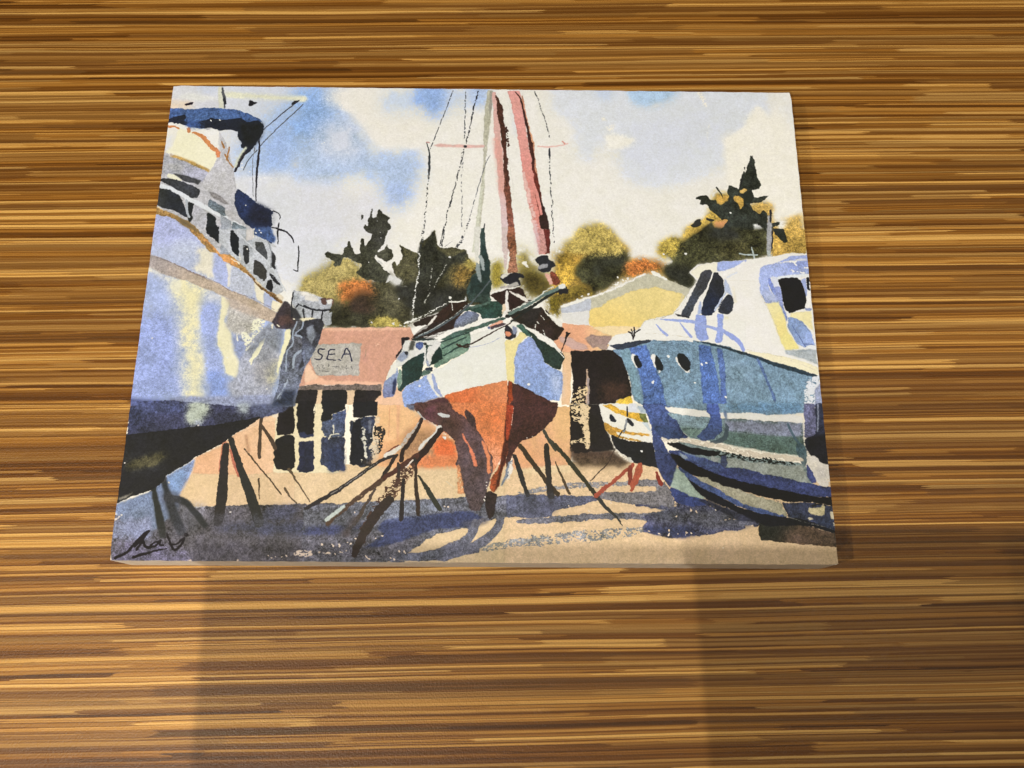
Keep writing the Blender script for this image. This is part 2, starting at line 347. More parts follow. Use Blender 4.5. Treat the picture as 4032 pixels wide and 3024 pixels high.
1,35,37,59|0,20,0,100,5|1145,1778,9,1114,1780,7,1108,1808,7,1105,1838,8,1155,1844,7
1,35,37,59|0,20,0,100,5|1109,1808,7,1144,1804,6
1,30,34,60|0,20,0,100,5|1187,1830,7,1203,1795,7,1211,1769,7,1230,1791,8,1249,1849,8
1,44,48,75|0,20,0,100,5|1195,1808,7,1237,1804,7
1,44,48,75|0,20,0,100,5|1170,1840,7,1182,1846,7
1,105,107,111|0,20,30,100,5|1049,1876,6,1062,1894,3
1,105,107,111|0,20,30,100,5|1085,1872,6,1080,1894,5,1098,1891,3
1,105,107,111|0,20,30,100,5|1115,1869,6,1119,1894,3
1,105,107,111|0,20,30,100,5|1157,1875,6,1158,1894,3
1,105,107,111|0,20,30,100,5|1139,1881,6,1176,1884,3
1,105,107,111|0,20,30,100,5|1193,1877,6,1189,1900,3
1,105,107,111|0,20,30,100,5|1217,1874,6,1222,1906,3
1,105,107,111|0,20,30,100,5|1206,1890,6,1236,1890,3
1,105,107,111|0,20,30,100,5|1244,1880,6,1255,1902,3
1,105,107,111|0,20,30,100,5|1057,1910,6,1160,1919,3
1,141,126,109|0,20,40,100,5|1330,1733,3,1324,1848,3
1,209,171,153|0,20,0,100,5|1384,1739,3,1397,1758,3
1,209,171,153|0,20,0,100,5|1367,1752,3,1385,1752,3
1,212,176,160|0,20,0,100,5|1395,1742,7,1399,1744,9
1,212,176,160|0,20,0,100,5|1384,1752,7,1387,1753,9
0,104,96,94|0,39,0,100,12|933,1999,1430,1989,1432,2048,913,2052
0,205,184,158|0,26,0,100,5|899,2027,1431,2023,1435,2109,906,2113
0,31,30,31|0,26,0,100,10|899,2024,1062,2026,1059,2112,906,2113
0,28,29,30|0,26,0,100,10|1086,2026,1229,2023,1237,2111,1086,2112
0,30,28,29|0,26,0,100,12|1273,2024,1428,2023,1438,2109,1272,2111
0,210,182,156|0,20,0,100,5|270,2608,399,2431,542,2347,760,2182,840,2151,871,2522,774,2535,788,2697,337,2700|399,2431,596,2663,207,183,148
0,207,167,134|26,26,0,100,5|410,2425,543,2359,607,2298,763,2219,839,2206,853,2522,565,2524,397,2514|457,2431,795,2309,208,177,147
0,198,176,146|0,20,0,100,5|577,2530,1186,2485,1199,2688,594,2698
0,205,183,150|0,26,0,100,4|342,2636,397,2514,577,2524,594,2698,412,2705
0,206,176,147|0,26,0,50,5|411,2699,570,2687,571,2698
0,200,181,150|0,0,0,100,6|962,2463,2327,2453,2325,3048,1007,3055
0,202,180,149|0,0,0,100,7|2139,2443,3455,2433,3459,3096,2143,3104
0,206,183,151|0,0,0,100,7|3051,2531,4218,2523,4153,3093,3024,3099
0,207,172,127|0,26,0,100,5|2184,2116,2529,2113,2518,2452,2185,2490|2456,2175,2279,2388,202,156,126
0,205,157,112|314,26,0,60,5|2197,2377,2243,2322,2355,2358,2354,2453,2209,2478
0,204,186,154|39,26,0,100,5|2185,2478,2523,2452,2523,2499,2186,2513
0,208,189,162|0,26,0,100,5|1408,2091,1657,2089,1669,2434,1566,2476,1369,2478,1406,2183
0,208,163,122|84,26,0,100,6|1411,2159,1480,2122,1588,2157,1660,2181,1696,2193,1769,2266,1870,2313,1885,2468,1427,2477,1442,2304
0,211,175,134|146,26,0,100,5|1401,2085,1597,2084,1647,2157,1594,2303,1430,2316
0,162,128,98|167,26,0,100,8|1592,2243,1745,2254,1774,2457,1540,2423,1521,2376
0,168,131,101|209,26,0,70,5|1468,2364,1527,2382,1541,2435,1461,2459
0,191,100,59|146,26,0,100,8|1775,2278,1864,2313,1873,2456,1780,2457,1737,2374
0,193,121,81|105,26,0,100,7|1645,2410,1878,2409,1885,2471,1624,2473
1,193,145,122|20,20,0,50,5|1530,2109,17,1536,2322,13
1,175,117,91|0,20,0,40,5|1480,2122,6,1483,2304,5
1,175,117,91|0,20,0,40,5|1707,2362,6,1705,2457,5
0,213,180,155|13,26,0,100,4|1426,1985,1595,2021,1586,2108,1373,2110,1429,2048
0,211,161,133|0,26,0,100,5|2475,1600,2646,1618,2774,1630,2773,1681,2734,1772,2521,1780,2517,2101,2469,2101,2479,1787,2425,1717,2450,1658|2585,1625,2768,1623,216,191,144
0,220,205,167|0,26,0,100,4|2646,1624,2781,1616,2946,1621,2908,1648,2779,1681,2706,1656
0,186,159,155|33,26,0,100,5|2450,1684,2523,1690,2619,1741,2631,1766,2546,1767,2462,1717
0,140,122,118|20,26,0,100,8|2620,1709,2645,1670,2706,1682,2767,1675,2766,1694,2735,1740,2655,1753
0,153,136,129|26,26,0,100,5|2608,1696,2668,1734,2704,1766,2740,1766,2741,1740,2662,1728,2633,1683
0,212,182,150|13,26,0,100,4|2479,1781,2531,1780,2517,2101,2469,2101
0,28,24,23|0,33,0,100,10|2528,1774,2740,1769,2801,1759,2830,1803,2867,1961,2876,2048,2780,2073,2779,2099,2523,2101,2537,1964,2526,1869
0,54,40,33|209,26,0,100,10|2699,1975,2861,1961,2871,2036,2780,2073,2696,2074
0,184,163,146|0,39,0,100,5|2617,1875,2627,1875,2630,1938,2627,2100,2609,2100,2608,2001
0,155,147,151|0,26,0,100,5|2618,1938,2630,1938,2627,2100,2618,2100
0,209,192,157|0,105,45,100,5|2542,2014,2612,1976,2609,2100,2517,2101,2529,2051
0,28,26,25|0,26,0,100,10|2517,2101,2696,2100,2689,2373,2513,2380
0,70,56,47|105,26,0,100,12|2513,2356,2665,2367,2736,2355,2857,2437,2815,2467,2605,2463,2570,2475,2518,2428|2630,2374,2628,2469,84,72,57
0,30,28,27|20,26,0,100,8|2624,2100,2684,2100,2727,2258,2765,2367,2642,2379,2619,2344
0,211,194,160|0,91,42,100,5|2523,2101,2624,2100,2624,2368,2596,2344,2514,2326,2538,2296
0,209,192,161|0,52,10,100,5|2576,2101,2623,2100,2626,2368,2610,2356,2596,2296,2568,2211
0,28,25,23|0,118,35,100,5|2516,2187,2586,2223,2596,2296,2561,2314,2520,2314
0,31,26,24|0,65,0,100,5|2513,2332,2596,2326,2607,2362,2665,2379,2525,2380
0,211,204,176|0,20,0,100,4|831,2108,1191,2105,1216,2508,846,2511
0,213,203,185|0,26,0,100,2|760,2182,840,2145,856,2206,807,2182
0,25,23,23|0,39,0,100,8|845,2096,924,2095,944,2199,945,2284,846,2297,845,2206
0,25,25,25|0,39,0,100,8|842,2321,887,2290,946,2296,965,2480,932,2498,862,2490,842,2452
0,24,24,25|0,46,0,100,8|954,2095,1052,2094,1058,2271,1057,2301,982,2308,967,2272,953,2235,965,2205,947,2162
0,42,49,74|26,26,0,100,5|974,2278,1055,2271,1057,2301,982,2308
0,36,41,65|0,39,0,100,12|975,2332,1059,2322,1073,2486,1020,2509,978,2498,987,2463
0,28,33,52|0,39,0,100,5|1006,2480,1069,2468,1071,2497,1025,2509,985,2504
0,24,24,26|0,52,0,100,8|993,2095,1049,2094,1057,2289,1008,2295
0,34,39,59|0,26,0,100,10|1010,2331,1059,2322,1071,2486,1022,2498
0,24,26,28|0,52,0,100,8|1091,2094,1230,2093,1230,2142,1152,2167,1154,2204,1099,2216
0,66,79,112|0,46,0,100,16|1152,2167,1233,2142,1234,2264,1230,2300,1143,2306,1108,2301,1099,2210,1154,2204|1193,2161,1124,2277,69,79,101
0,49,56,77|0,39,0,100,18|1102,2307,1233,2300,1240,2461,1248,2496,1173,2502,1142,2473,1106,2450
0,44,53,80|84,26,0,100,14|1147,2366,1234,2366,1248,2496,1156,2503
1,198,199,190|0,20,0,100,5|1141,2313,9,1159,2288,7,1200,2282,6
1,198,199,190|0,20,0,100,5|1165,2234,9,1171,2282,6
0,24,26,29|0,39,0,100,6|1271,2092,1411,2091,1412,2171,1330,2184,1283,2190
0,41,48,65|0,52,0,100,20|1255,2215,1330,2184,1406,2177,1392,2256,1391,2341,1412,2412,1391,2466,1345,2478,1275,2461,1272,2306
0,22,25,31|0,59,0,100,10|1272,2215,1319,2196,1330,2245,1324,2305,1368,2460,1322,2472,1269,2461,1272,2306
0,195,198,192|0,65,15,100,5|1315,2245,1345,2248,1355,2323,1366,2424,1361,2442,1338,2335,1325,2323,1335,2275
0,123,131,146|26,26,0,60,5|1360,2202,1378,2202,1382,2281,1370,2275
0,34,34,33|0,78,35,100,5|1403,2232,1439,2244,1460,2262,1454,2322,1450,2364,1423,2400,1400,2412,1415,2364,1406,2305
0,209,191,165|0,78,25,100,5|1389,2183,1424,2183,1420,2232,1397,2232
0,195,186,169|0,91,55,100,5|1384,2329,1430,2304,1424,2424,1391,2460
1,213,209,189|0,20,20,100,5|1050,2125,7,1051,2162,5
1,214,209,189|0,20,20,100,5|1244,2123,7,1240,2160,5
1,207,207,196|0,66,0,100,5|1323,2254,8,1327,2255,10
1,207,207,196|0,66,0,100,5|1361,2359,8,1365,2360,10
1,207,207,196|0,66,0,100,5|1358,2413,8,1362,2414,10
1,207,207,196|0,66,0,100,5|1333,2439,8,1337,2441,10
1,207,207,196|0,66,0,100,5|1276,2209,8,1280,2210,10
1,207,207,196|0,66,0,100,5|1381,2305,8,1385,2306,10
1,207,207,196|0,66,0,100,5|1392,2388,8,1395,2390,10
0,167,130,93|125,26,0,40,5|1355,2448,1423,2406,1438,2465,1369,2478
0,98,97,110|0,39,0,100,18|-18,2770,189,2608,331,2642,412,2708,542,2698,804,2691,1198,2677,1220,3026,-4,3033|41,2781,456,2948,76,75,82
0,117,135,176|39,26,0,100,12|1,2742,-5,2696,179,2614,260,2526,400,2437,390,2502,359,2584,331,2642,351,2722,217,2837,43,2798|293,2514,317,2723,114,131,166
0,117,144,190|125,26,0,100,10|261,2532,347,2479,368,2514,348,2596,307,2637,267,2585
0,117,126,156|209,26,0,100,14|-5,2782,194,2735,223,2882,112,2894,-9,2872
0,124,125,139|209,26,0,100,16|337,2700,474,2699,499,2824,388,2847,322,2768
0,98,97,124|251,26,0,100,16|2,2911,224,2893,458,2970,464,3025,6,3028
0,81,80,89|314,26,0,100,15|436,2768,1205,2785,1218,2999,463,3014
0,62,68,96|146,26,0,60,15|805,2697,999,2690,992,2753,893,2793,778,2777
0,54,60,84|167,26,0,70,15|526,2818,779,2788,1204,2768,1208,2831,955,2861,613,2834
1,208,207,204|0,20,0,100,5|290,2723,7,294,2724,9
1,207,206,202|0,20,0,100,5|30,2753,7,33,2754,9
1,208,208,204|0,20,0,100,5|267,2570,7,270,2572,9
0,209,203,201|0,26,0,100,5|-7,2776,31,2753,27,2764,-1,2787
0,207,203,196|0,52,0,100,5|177,2556,197,2527,216,2544,212,2562,190,2565
0,205,203,204|0,26,0,100,5|615,2727,645,2731,626,2738
0,204,189,179|0,26,0,100,5|416,3001,432,2989,453,2998
0,209,193,184|0,26,0,100,5|684,2988,701,2988,705,2997,688,2997
0,91,95,109|0,39,0,100,18|1025,2695,1150,2683,1356,2670,1550,2663,1895,2643,1929,2637,2356,2623,2355,2744,2137,2751,2040,2775,1978,2820,1887,2821,1751,2850,1730,2878,1630,2941,1553,2986,1621,2996,1048,3000
0,86,87,99|146,26,0,100,20|1037,2854,1273,2819,1501,2829,1729,2861,1619,2941,1508,2986,1047,2994
0,52,60,92|46,26,0,100,14|1370,2925,1479,2852,1443,2818,1475,2772,1611,2749,1954,2718,2034,2757,1955,2804,1762,2816,1616,2873,1471,2914
0,56,62,92|105,26,0,100,16|1034,2815,1249,2797,1385,2790,1410,2824,1218,2848,1037,2854
0,111,121,141|167,26,0,70,18|1380,2693,1551,2675,1780,2667,1804,2707,1611,2749,1475,2761,1406,2750
0,93,94,106|0,26,0,100,16|1763,2850,1899,2821,1955,2804,2023,2746,2046,2769,1990,2820,1945,2877,1889,2922,1923,2900,2013,2877,2092,2791,2097,2746,2143,2751,2126,2797,2092,2837,2036,2882,2008,2910,2009,2944,1902,2961,1823,2990,1621,2991,1563,2952,1675,2946,1788,2923,1866,2878,1933,2815,1842,2833
0,92,97,115|33,26,0,100,16|1563,2958,1788,2929,1889,2889,1955,2815,1978,2798,1956,2866,1923,2905,2008,2899,2009,2938,1845,2967,1806,2990,1564,2991
0,204,185,154|0,52,0,100,5|1624,2941,1718,2878,1763,2853,1950,2806,1933,2843,1872,2883,1776,2923,1675,2946
0,203,184,153|0,20,0,100,5|1929,2900,1978,2826,2023,2775,2103,2763,2081,2803,2036,2843,1985,2882
0,131,134,132|0,78,35,100,12|2008,2899,2127,2887,2354,2852,2354,2897,2184,2921,2014,2933
1,210,198,188|0,53,0,100,5|1462,2701,8,1465,2703,10
1,211,198,188|0,53,0,100,5|1312,2727,8,1315,2728,10
1,215,203,192|0,53,0,100,5|1204,2912,8,1207,2914,10
1,215,203,193|0,53,0,100,5|1243,2909,8,1246,2911,10
1,215,202,192|0,53,0,100,5|1276,2892,8,1279,2894,10
1,214,202,192|0,53,0,100,5|1325,2870,8,1329,2871,10
1,215,202,192|0,53,0,100,5|1144,2907,8,1148,2909,10
1,215,202,192|0,53,0,100,5|1439,2869,8,1442,2870,10
1,214,202,192|0,53,0,100,5|1472,2857,8,1476,2859,10
1,215,203,192|0,53,0,100,5|1293,2903,8,1297,2905,10
1,211,199,189|0,53,0,100,5|1808,2693,8,1812,2695,10
1,211,199,189|0,53,0,100,5|1828,2696,8,1832,2697,10
0,215,201,190|0,65,20,100,5|1055,2944,1088,2938,1107,2960,1068,2963
0,215,201,190|0,65,20,100,5|1117,2949,1190,2946,1197,2957,1140,2957
1,216,202,190|0,53,0,100,5|1218,2954,7,1221,2956,9
1,215,202,190|0,53,0,100,5|1245,2948,7,1249,2950,9
1,215,202,190|0,53,0,100,5|1257,2948,7,1260,2950,9
1,215,202,190|0,53,0,100,5|1279,2943,7,1282,2944,9
1,216,202,191|0,53,0,100,5|1561,2941,7,1564,2942,9
1,216,202,191|0,53,0,100,5|1589,2938,7,1592,2939,9
1,217,203,191|0,53,0,100,5|1601,2946,7,1604,2948,9
1,218,204,192|0,53,0,100,5|1523,2977,7,1526,2979,9
1,217,203,192|0,53,0,100,5|1393,2970,7,1396,2971,9
1,217,204,192|0,53,0,100,5|1405,2981,7,1408,2982,9
1,218,204,193|0,53,0,100,5|1540,2980,7,1543,2981,9
1,217,203,192|0,20,0,100,5|1386,2964,7,1401,2981,6,1412,2984,5
0,215,201,190|0,65,25,100,5|990,2950,1051,2938,1080,2944,1109,2960,1053,2972,1003,2969
0,215,201,190|0,52,0,100,5|1125,2944,1147,2943,1142,2957
1,214,200,189|0,53,0,100,5|855,2967,6,858,2969,8
1,214,201,189|0,53,0,100,5|873,2981,6,876,2982,8
1,214,200,189|0,53,0,100,5|894,2967,6,897,2968,8
1,214,201,190|0,53,0,100,5|929,2973,6,931,2974,8
1,215,201,190|0,53,0,100,5|951,2970,6,954,2971,8
1,213,200,188|0,53,0,100,5|1143,2904,6,1146,2906,8
1,215,201,190|0,53,0,100,5|1174,2949,6,1177,2950,8
0,79,84,105|0,39,0,100,16|2152,2630,2278,2623,2509,2628,2659,2633,2670,2650,2566,2685,2416,2715,2404,2744,2307,2756,2152,2745
0,129,131,138|0,65,15,100,12|2203,2624,2336,2582,2568,2557,2801,2544,2894,2535,2999,2540,3021,2566,2846,2573,2684,2580,2452,2587,2336,2611,2244,2629
0,108,108,115|0,39,0,100,14|2894,2535,3033,2542,3066,2589,3097,2659,3084,2688,2969,2694,2797,2666,2659,2638,2683,2603,2758,2609,2984,2601,2986,2572,2858,2573,2859,2538
0,200,178,148|0,65,0,100,5|2684,2586,2986,2572,2987,2604,2845,2608,2683,2597
0,96,99,111|0,52,0,100,16|2198,2774,2244,2759,2450,2743,2680,2725,2910,2718,3061,2705,3058,2757,2937,2760,2679,2759,2484,2775,2278,2790,2215,2785
0,66,69,94|0,52,0,100,20|2797,2672,2941,2677,3084,2693,3142,2681,3097,2664,3072,2589,3110,2630,3260,2646,3485,2731,3480,2805,3248,2841,3076,2859,2963,2843,2906,2832,2907,2798,2937,2760,2898,2741,3060,2711,2969,2694
0,67,71,83|209,26,0,100,20|2940,2706,3142,2693,3485,2737,3482,2783,3194,2796,2966,2763
0,51,58,90|84,26,0,100,15|2907,2803,3136,2796,3307,2818,3133,2859,2963,2837
0,127,131,136|0,91,42,100,15|2153,2876,2449,2840,2621,2822,2793,2804,2919,2798,2906,2837,2734,2867,2483,2885,2335,2908,2153,2918
0,200,178,148|0,65,0,100,5|2410,2732,2485,2703,2658,2685,2796,2684,2969,2694,3049,2711,2899,2723,2680,2719,2450,2741,2410,2741
0,202,180,149|0,52,0,100,5|2484,2777,2679,2765,2932,2760,2937,2769,2879,2798,2735,2804,2507,2800
1,222,210,196|0,66,0,100,5|3173,2830,8,3177,2832,10
1,222,210,197|0,66,0,100,5|3202,2824,8,3206,2826,10
1,217,206,192|0,66,0,100,5|3174,2704,8,3178,2706,10
1,220,208,195|0,66,0,100,5|3218,2738,8,3222,2740,10
1,221,209,196|0,66,0,100,5|3144,2842,8,3147,2843,10
1,220,208,194|0,66,0,100,5|3099,2836,8,3102,2838,10
1,216,205,192|0,66,0,100,5|2996,2837,8,2999,2838,10
1,218,206,193|0,66,0,100,5|3047,2842,8,3050,2844,10
1,224,212,199|0,66,0,100,5|3259,2827,8,3263,2828,10
1,216,204,191|0,66,0,100,5|3092,2734,8,3096,2735,10
1,225,214,200|0,66,0,100,5|3317,2818,8,3321,2819,10
1,219,207,194|0,66,0,100,5|3280,2669,8,3284,2671,10
1,220,208,195|0,66,0,100,5|3308,2680,8,3312,2682,10
1,206,195,182|0,66,0,100,5|2743,2667,8,2747,2668,10
1,205,194,182|0,66,0,100,5|2610,2714,8,2613,2715,10
1,204,193,181|0,66,0,100,5|2501,2691,8,2505,2693,10
1,221,199,168|0,20,0,100,5|3097,2659,10,3114,2670,20,3142,2681,7
0,68,72,98|0,52,0,100,20|3090,2670,3276,2663,3559,2736,3555,2794,3464,2783,3324,2818,3208,2841,3155,2762
0,74,77,88|146,26,0,100,20|3100,2705,3446,2703,3552,2754,3498,2788,3267,2807,3127,2751
0,41,44,41|0,26,0,100,16|3558,2748,3787,2769,3842,2792,3976,2831,3974,2904,3776,2889,3634,2873,3595,2867,3560,2873,3550,2816|3613,2787,3719,2889,78,65,54
0,120,93,70|0,26,0,50,5|3572,2867,3719,2883,3974,2905,3975,2899,3776,2883
1,188,175,159|0,20,20,100,5|3344,2761,6,3385,2755,5,3443,2753,3
1,200,185,167|0,66,0,100,5|2933,2826,7,2936,2827,9
1,203,188,170|0,66,0,100,5|3047,2819,7,3051,2821,9
1,206,191,173|0,66,0,100,5|3150,2830,7,3153,2832,9
1,198,184,166|0,66,0,100,5|2887,2815,7,2891,2816,9
1,201,187,169|0,66,0,100,5|3097,2734,7,3101,2735,9
1,205,189,171|0,66,0,100,5|3286,2663,7,3289,2665,9
1,205,190,172|0,66,0,100,5|3296,2680,7,3299,2682,9
1,206,191,172|0,66,0,100,5|3313,2686,7,3316,2687,9
1,203,188,170|0,66,0,100,5|3174,2704,7,3177,2706,9
1,204,189,171|0,66,0,100,5|3208,2710,7,3211,2711,9
1,214,198,179|0,66,0,100,5|3514,2788,7,3517,2789,9
1,198,184,166|0,66,0,100,5|2899,2809,7,2902,2810,9
1,231,226,213|0,20,0,100,5|3345,2911,6,3348,2912,7
1,224,217,204|0,20,0,100,5|3318,2703,6,3321,2704,7
1,38,36,34|0,26,0,100,5|563,2359,39,568,2501,49,573,2664,59,568,2784,52
1,38,39,37|0,26,0,100,5|592,2323,29,652,2465,39,731,2640,52,790,2788,59
1,173,113,91|0,20,0,90,5|555,2338,26,551,2442,25,551,2501,24
1,38,36,34|0,26,0,100,5|566,2359,39,568,2501,46,573,2664,56,567,2772,52
1,167,103,86|0,20,0,100,5|597,2382,20,629,2465,23,657,2524,26
1,38,39,37|0,26,0,100,5|589,2323,26,652,2465,39,731,2640,52,789,2777,59
1,67,56,45|0,20,0,100,5|753,2194,20,754,2309,20,761,2423,21
1,66,55,45|0,20,0,100,5|760,2243,16,806,2303,20,846,2369,24
1,66,55,41|0,20,0,100,5|672,2376,9,763,2476,8,839,2557,8,900,2633,7
1,177,143,116|20,20,0,100,5|674,2298,17,697,2388,20
1,66,55,42|0,20,0,100,5|769,2546,10,780,2657,5
1,81,70,55|0,20,0,100,5|931,2487,16,989,2568,8,1063,2672,5
1,82,71,55|0,20,0,100,5|917,2598,16,955,2650,8,992,2684,5
1,38,41,40|20,20,0,100,5|185,2574,26,208,2666,33,243,2769,46,271,2859,39
1,39,44,50|39,20,0,100,5|233,2544,33,274,2643,39,321,2751,52,370,2836,46
1,39,42,44|33,20,0,100,5|275,2654,39,369,2676,37,432,2733,35,497,2807,33
0,52,54,59|125,26,0,55,15|226,2626,317,2619,359,2688,435,2756,499,2824,367,2859,291,2791,258,2700
0,67,65,64|0,26,0,60,5|167,2562,224,2515,261,2538,243,2573,187,2585
0,168,182,218|0,20,0,100,10|-16,829,107,906,213,1009,316,1091,487,1240,619,1333,718,1412,785,1477,835,1647,1066,1645,1022,1800,975,1901,949,2027,932,2113,-47,2121,-12,1935,-2,1392,-10,1081|127,1079,226,1933,152,171,215
0,162,174,221|251,26,0,100,12|-41,830,53,871,151,954,290,1078,294,1119,203,1202,98,1148,-10,1081
0,174,187,216|314,26,0,100,10|73,1149,190,1079,306,1112,267,1215,183,1236
0,206,207,197|146,26,0,100,6|271,1140,358,1132,388,1186,392,1348,366,1328,274,1282,248,1269,293,1228
0,155,169,212|84,26,0,100,10|378,1145,455,1233,479,1294,476,1388,411,1355,385,1281
0,209,211,209|20,26,0,100,5|455,1233,493,1246,501,1387,479,1388,481,1307
0,169,179,200|84,26,0,100,12|494,1253,619,1333,646,1399,643,1466,586,1446,496,1401
0,212,212,199|33,26,0,100,4|632,1346,700,1412,714,1505,662,1472,645,1413
0,160,172,205|26,26,0,100,5|701,1425,753,1465,753,1530,708,1505
0,216,214,197|0,26,0,100,3|754,1471,823,1490,816,1563,753,1537
0,140,158,214|418,26,0,100,12|-12,1935,9,1485,182,1549,233,1678,292,2093,-47,2121
0,154,172,219|251,26,0,100,10|-14,1299,71,1338,169,1444,206,1549,122,1563,3,1485
0,213,212,178|355,39,0,100,6|156,1331,257,1350,387,1415,357,1482,335,1613,342,1742,395,1837,417,1994,420,2130,319,2130,285,1932,258,1742,228,1581,182,1444,129,1364
0,199,205,200|146,26,0,60,5|120,1338,194,1337,206,1443,166,1417
0,146,164,217|188,26,0,100,12|344,1468,436,1474,462,1612,460,1773,506,1868,548,2055,543,2129,437,2129,404,1868,360,1677,340,1547
0,123,146,205|167,26,0,100,12|421,1919,518,1930,555,2067,445,2092
0,198,205,219|146,26,0,100,5|375,1415,470,1447,456,1494,430,1481,356,1468
0,212,213,189|39,39,0,100,5|445,1441,516,1480,498,1546,486,1611,536,1682,540,1727,569,1784,595,1860,601,1930,586,1961,524,1930,487,1804,452,1754,450,1612,452,1514
0,168,170,172|84,26,0,100,14|500,1507,603,1492,707,1564,701,1642,623,1707,529,1682,489,1637
0,146,154,173|105,26,0,100,14|537,1701,622,1701,708,1648,799,1647,824,1801,822,1928,800,2089,577,2116,536,1993,596,1942,601,1860,561,1759
0,129,143,181|105,26,0,100,10|537,1701,592,1701,622,1771,599,1841,565,1804
0,141,144,151|355,26,0,100,12|694,1834,826,1833,815,1990,708,1991
0,188,188,147|167,26,0,60,5|762,1928,826,1827,813,1959,793,2016
0,212,217,202|0,91,30,100,5|649,1603,707,1570,733,1583,714,1648,681,1681,651,1758,630,1790,586,1701,607,1669,647,1713
1,213,216,195|0,40,0,100,5|732,1713,7,696,1790,26,660,1854,14
1,214,217,194|0,20,0,100,5|672,1815,16,665,1872,9
1,214,217,210|0,20,0,100,5|566,1688,6,573,1727,8
1,214,218,210|0,20,0,100,5|592,1675,6,599,1714,8
1,214,217,210|0,59,0,100,5|639,1771,8,643,1773,10
1,214,217,210|0,59,0,100,5|647,1726,8,651,1728,10
1,214,217,210|0,59,0,100,5|666,1739,8,670,1741,10
1,214,217,210|0,59,0,100,5|618,1739,8,622,1741,10
1,212,216,209|0,59,0,100,5|769,2025,8,773,2027,10
1,213,217,210|0,59,0,100,5|69,1712,8,73,1714,10
1,213,217,209|0,59,0,100,5|518,1829,8,522,1831,10
0,111,120,134|84,26,0,70,10|715,1661,759,1609,834,1628,837,1737,824,1801,722,1738,657,1822,630,1790,685,1726
0,155,150,154|26,26,0,100,10|-3,1183,80,1210,244,1289,406,1362,510,1414,663,1479,804,1563,797,1621,697,1590,477,1454,349,1402,232,1350,119,1324,54,1298,0,1265|19,1217,345,1362,169,158,146
0,168,160,154|105,26,0,100,10|475,1441,695,1564,672,1584,500,1507
1,102,89,92|0,20,20,100,5|10,1191,3,120,1230,3,244,1286,3,406,1358,3,503,1414,3,662,1472,3,790,1543,3
1,118,102,95|0,20,0,60,5|146,1243,6,244,1289,7,342,1335,8
0,209,212,208|84,26,0,100,5|-3,1265,54,1298,159,1351,122,1351,-3,1285
0,156,127,81|0,33,0,100,14|-5,861,105,888,199,936,228,971,309,1026,413,1121,424,1176,355,1163,214,1013,112,944,-6,911
0,101,90,67|84,26,0,100,5|108,916,195,957,299,1054,246,1026,153,972
0,215,206,181|0,39,0,100,5|-5,860,53,875,159,916,107,902,-4,872
0,160,127,79|0,39,0,100,14|194,1009,279,1036,319,1064,393,1111,466,1158,542,1232,628,1292,637,1332,546,1280,454,1220,358,1139,290,1084,215,1023
0,196,146,92|33,39,0,100,10|301,1071,346,1084,389,1132,450,1179,535,1226,519,1253,454,1226,372,1145
0,114,89,57|0,39,0,100,16|584,1293,649,1326,689,1359,743,1412,815,1471,811,1490,746,1451,694,1412,640,1359
0,203,191,164|0,39,0,100,5|636,1319,676,1346,717,1399,692,1392,639,1346
0,204,198,184|33,26,0,100,5|774,1418,820,1451,816,1477,777,1451
1,218,216,204|0,53,0,100,5|318,1050,6,333,1070,5,313,1064,5
1,218,216,204|0,53,0,100,5|384,1084,6,398,1104,5
1,217,215,204|0,53,0,100,5|489,1206,6,529,1226,5,537,1246,5
0,129,140,172|84,26,0,100,12|213,2076,886,2058,886,2138,759,2164,427,2148,218,2119
0,53,60,92|0,26,0,100,16|-18,2104,104,2100,245,2096,364,2109,602,2125,780,2133,924,2089,887,2151,761,2194,715,2207,353,2270,1,2309,2,2225|14,2133,150,2284,53,57,82
0,66,75,114|146,26,0,100,16|-21,2090,245,2101,367,2136,253,2168,17,2158
0,153,165,158|146,26,0,100,10|323,2112,441,2111,459,2166,421,2203,408,2240,367,2246,329,2216
0,140,152,164|125,26,0,100,10|612,2110,683,2109,676,2165,655,2183,610,2153
0,170,183,216|84,26,0,70,5|376,2216,411,2215,405,2246,385,2246
0,72,80,107|84,26,0,100,14|690,2115,884,2114,881,2145,761,2188,702,2183
0,27,28,30|0,26,0,100,9|0,2297,149,2278,339,2255,495,2236,714,2195,761,2185,672,2250,612,2292,542,2347,453,2395,399,2431,335,2479,254,2526,241,2562,189,2608,80,2644,-1,2685,-7,2552,-7,2422
0,35,38,44|251,26,0,50,5|6,2303,266,2283,156,2332,39,2333
0,72,68,38|125,26,0,100,18|27,2458,109,2427,222,2397,236,2421,184,2468,83,2492,25,2493
0,48,52,57|272,26,0,35,10|-9,2405,109,2421,220,2385,280,2397,210,2492,121,2516,14,2493
1,192,190,190|0,20,0,100,5|8,2458,6,11,2459,8
1,193,192,192|0,20,0,100,5|395,2240,6,398,2241,8
1,115,113,106|33,20,0,100,5|13,2662,16,51,2644,10,77,2627,6
0,95,111,142|26,26,0,50,5|-1,2685,190,2614,181,2632,7,2696
0,73,76,85|0,26,0,100,16|822,1477,846,1477,868,1516,912,1529,951,1574,1066,1645,1022,1800,975,1895,949,2027,939,2126,803,2127,830,2028,841,1865,879,1660,799,1647|892,1672,889,2027,105,116,143
0,53,48,55|26,26,0,100,12|765,1609,822,1477,867,1503,891,1582,917,1607,884,1647,848,1653,793,1647
0,83,63,59|84,26,0,70,5|794,1582,865,1556,894,1621,810,1628
0,44,47,54|20,26,0,100,14|913,1555,1054,1645,995,1838,974,1882,940,1914,978,1768,961,1704,917,1685,943,1620
0,215,217,189|0,26,0,100,3|848,1653,879,1660,878,1724,844,1827,824,1953,815,1915,826,1827,843,1737
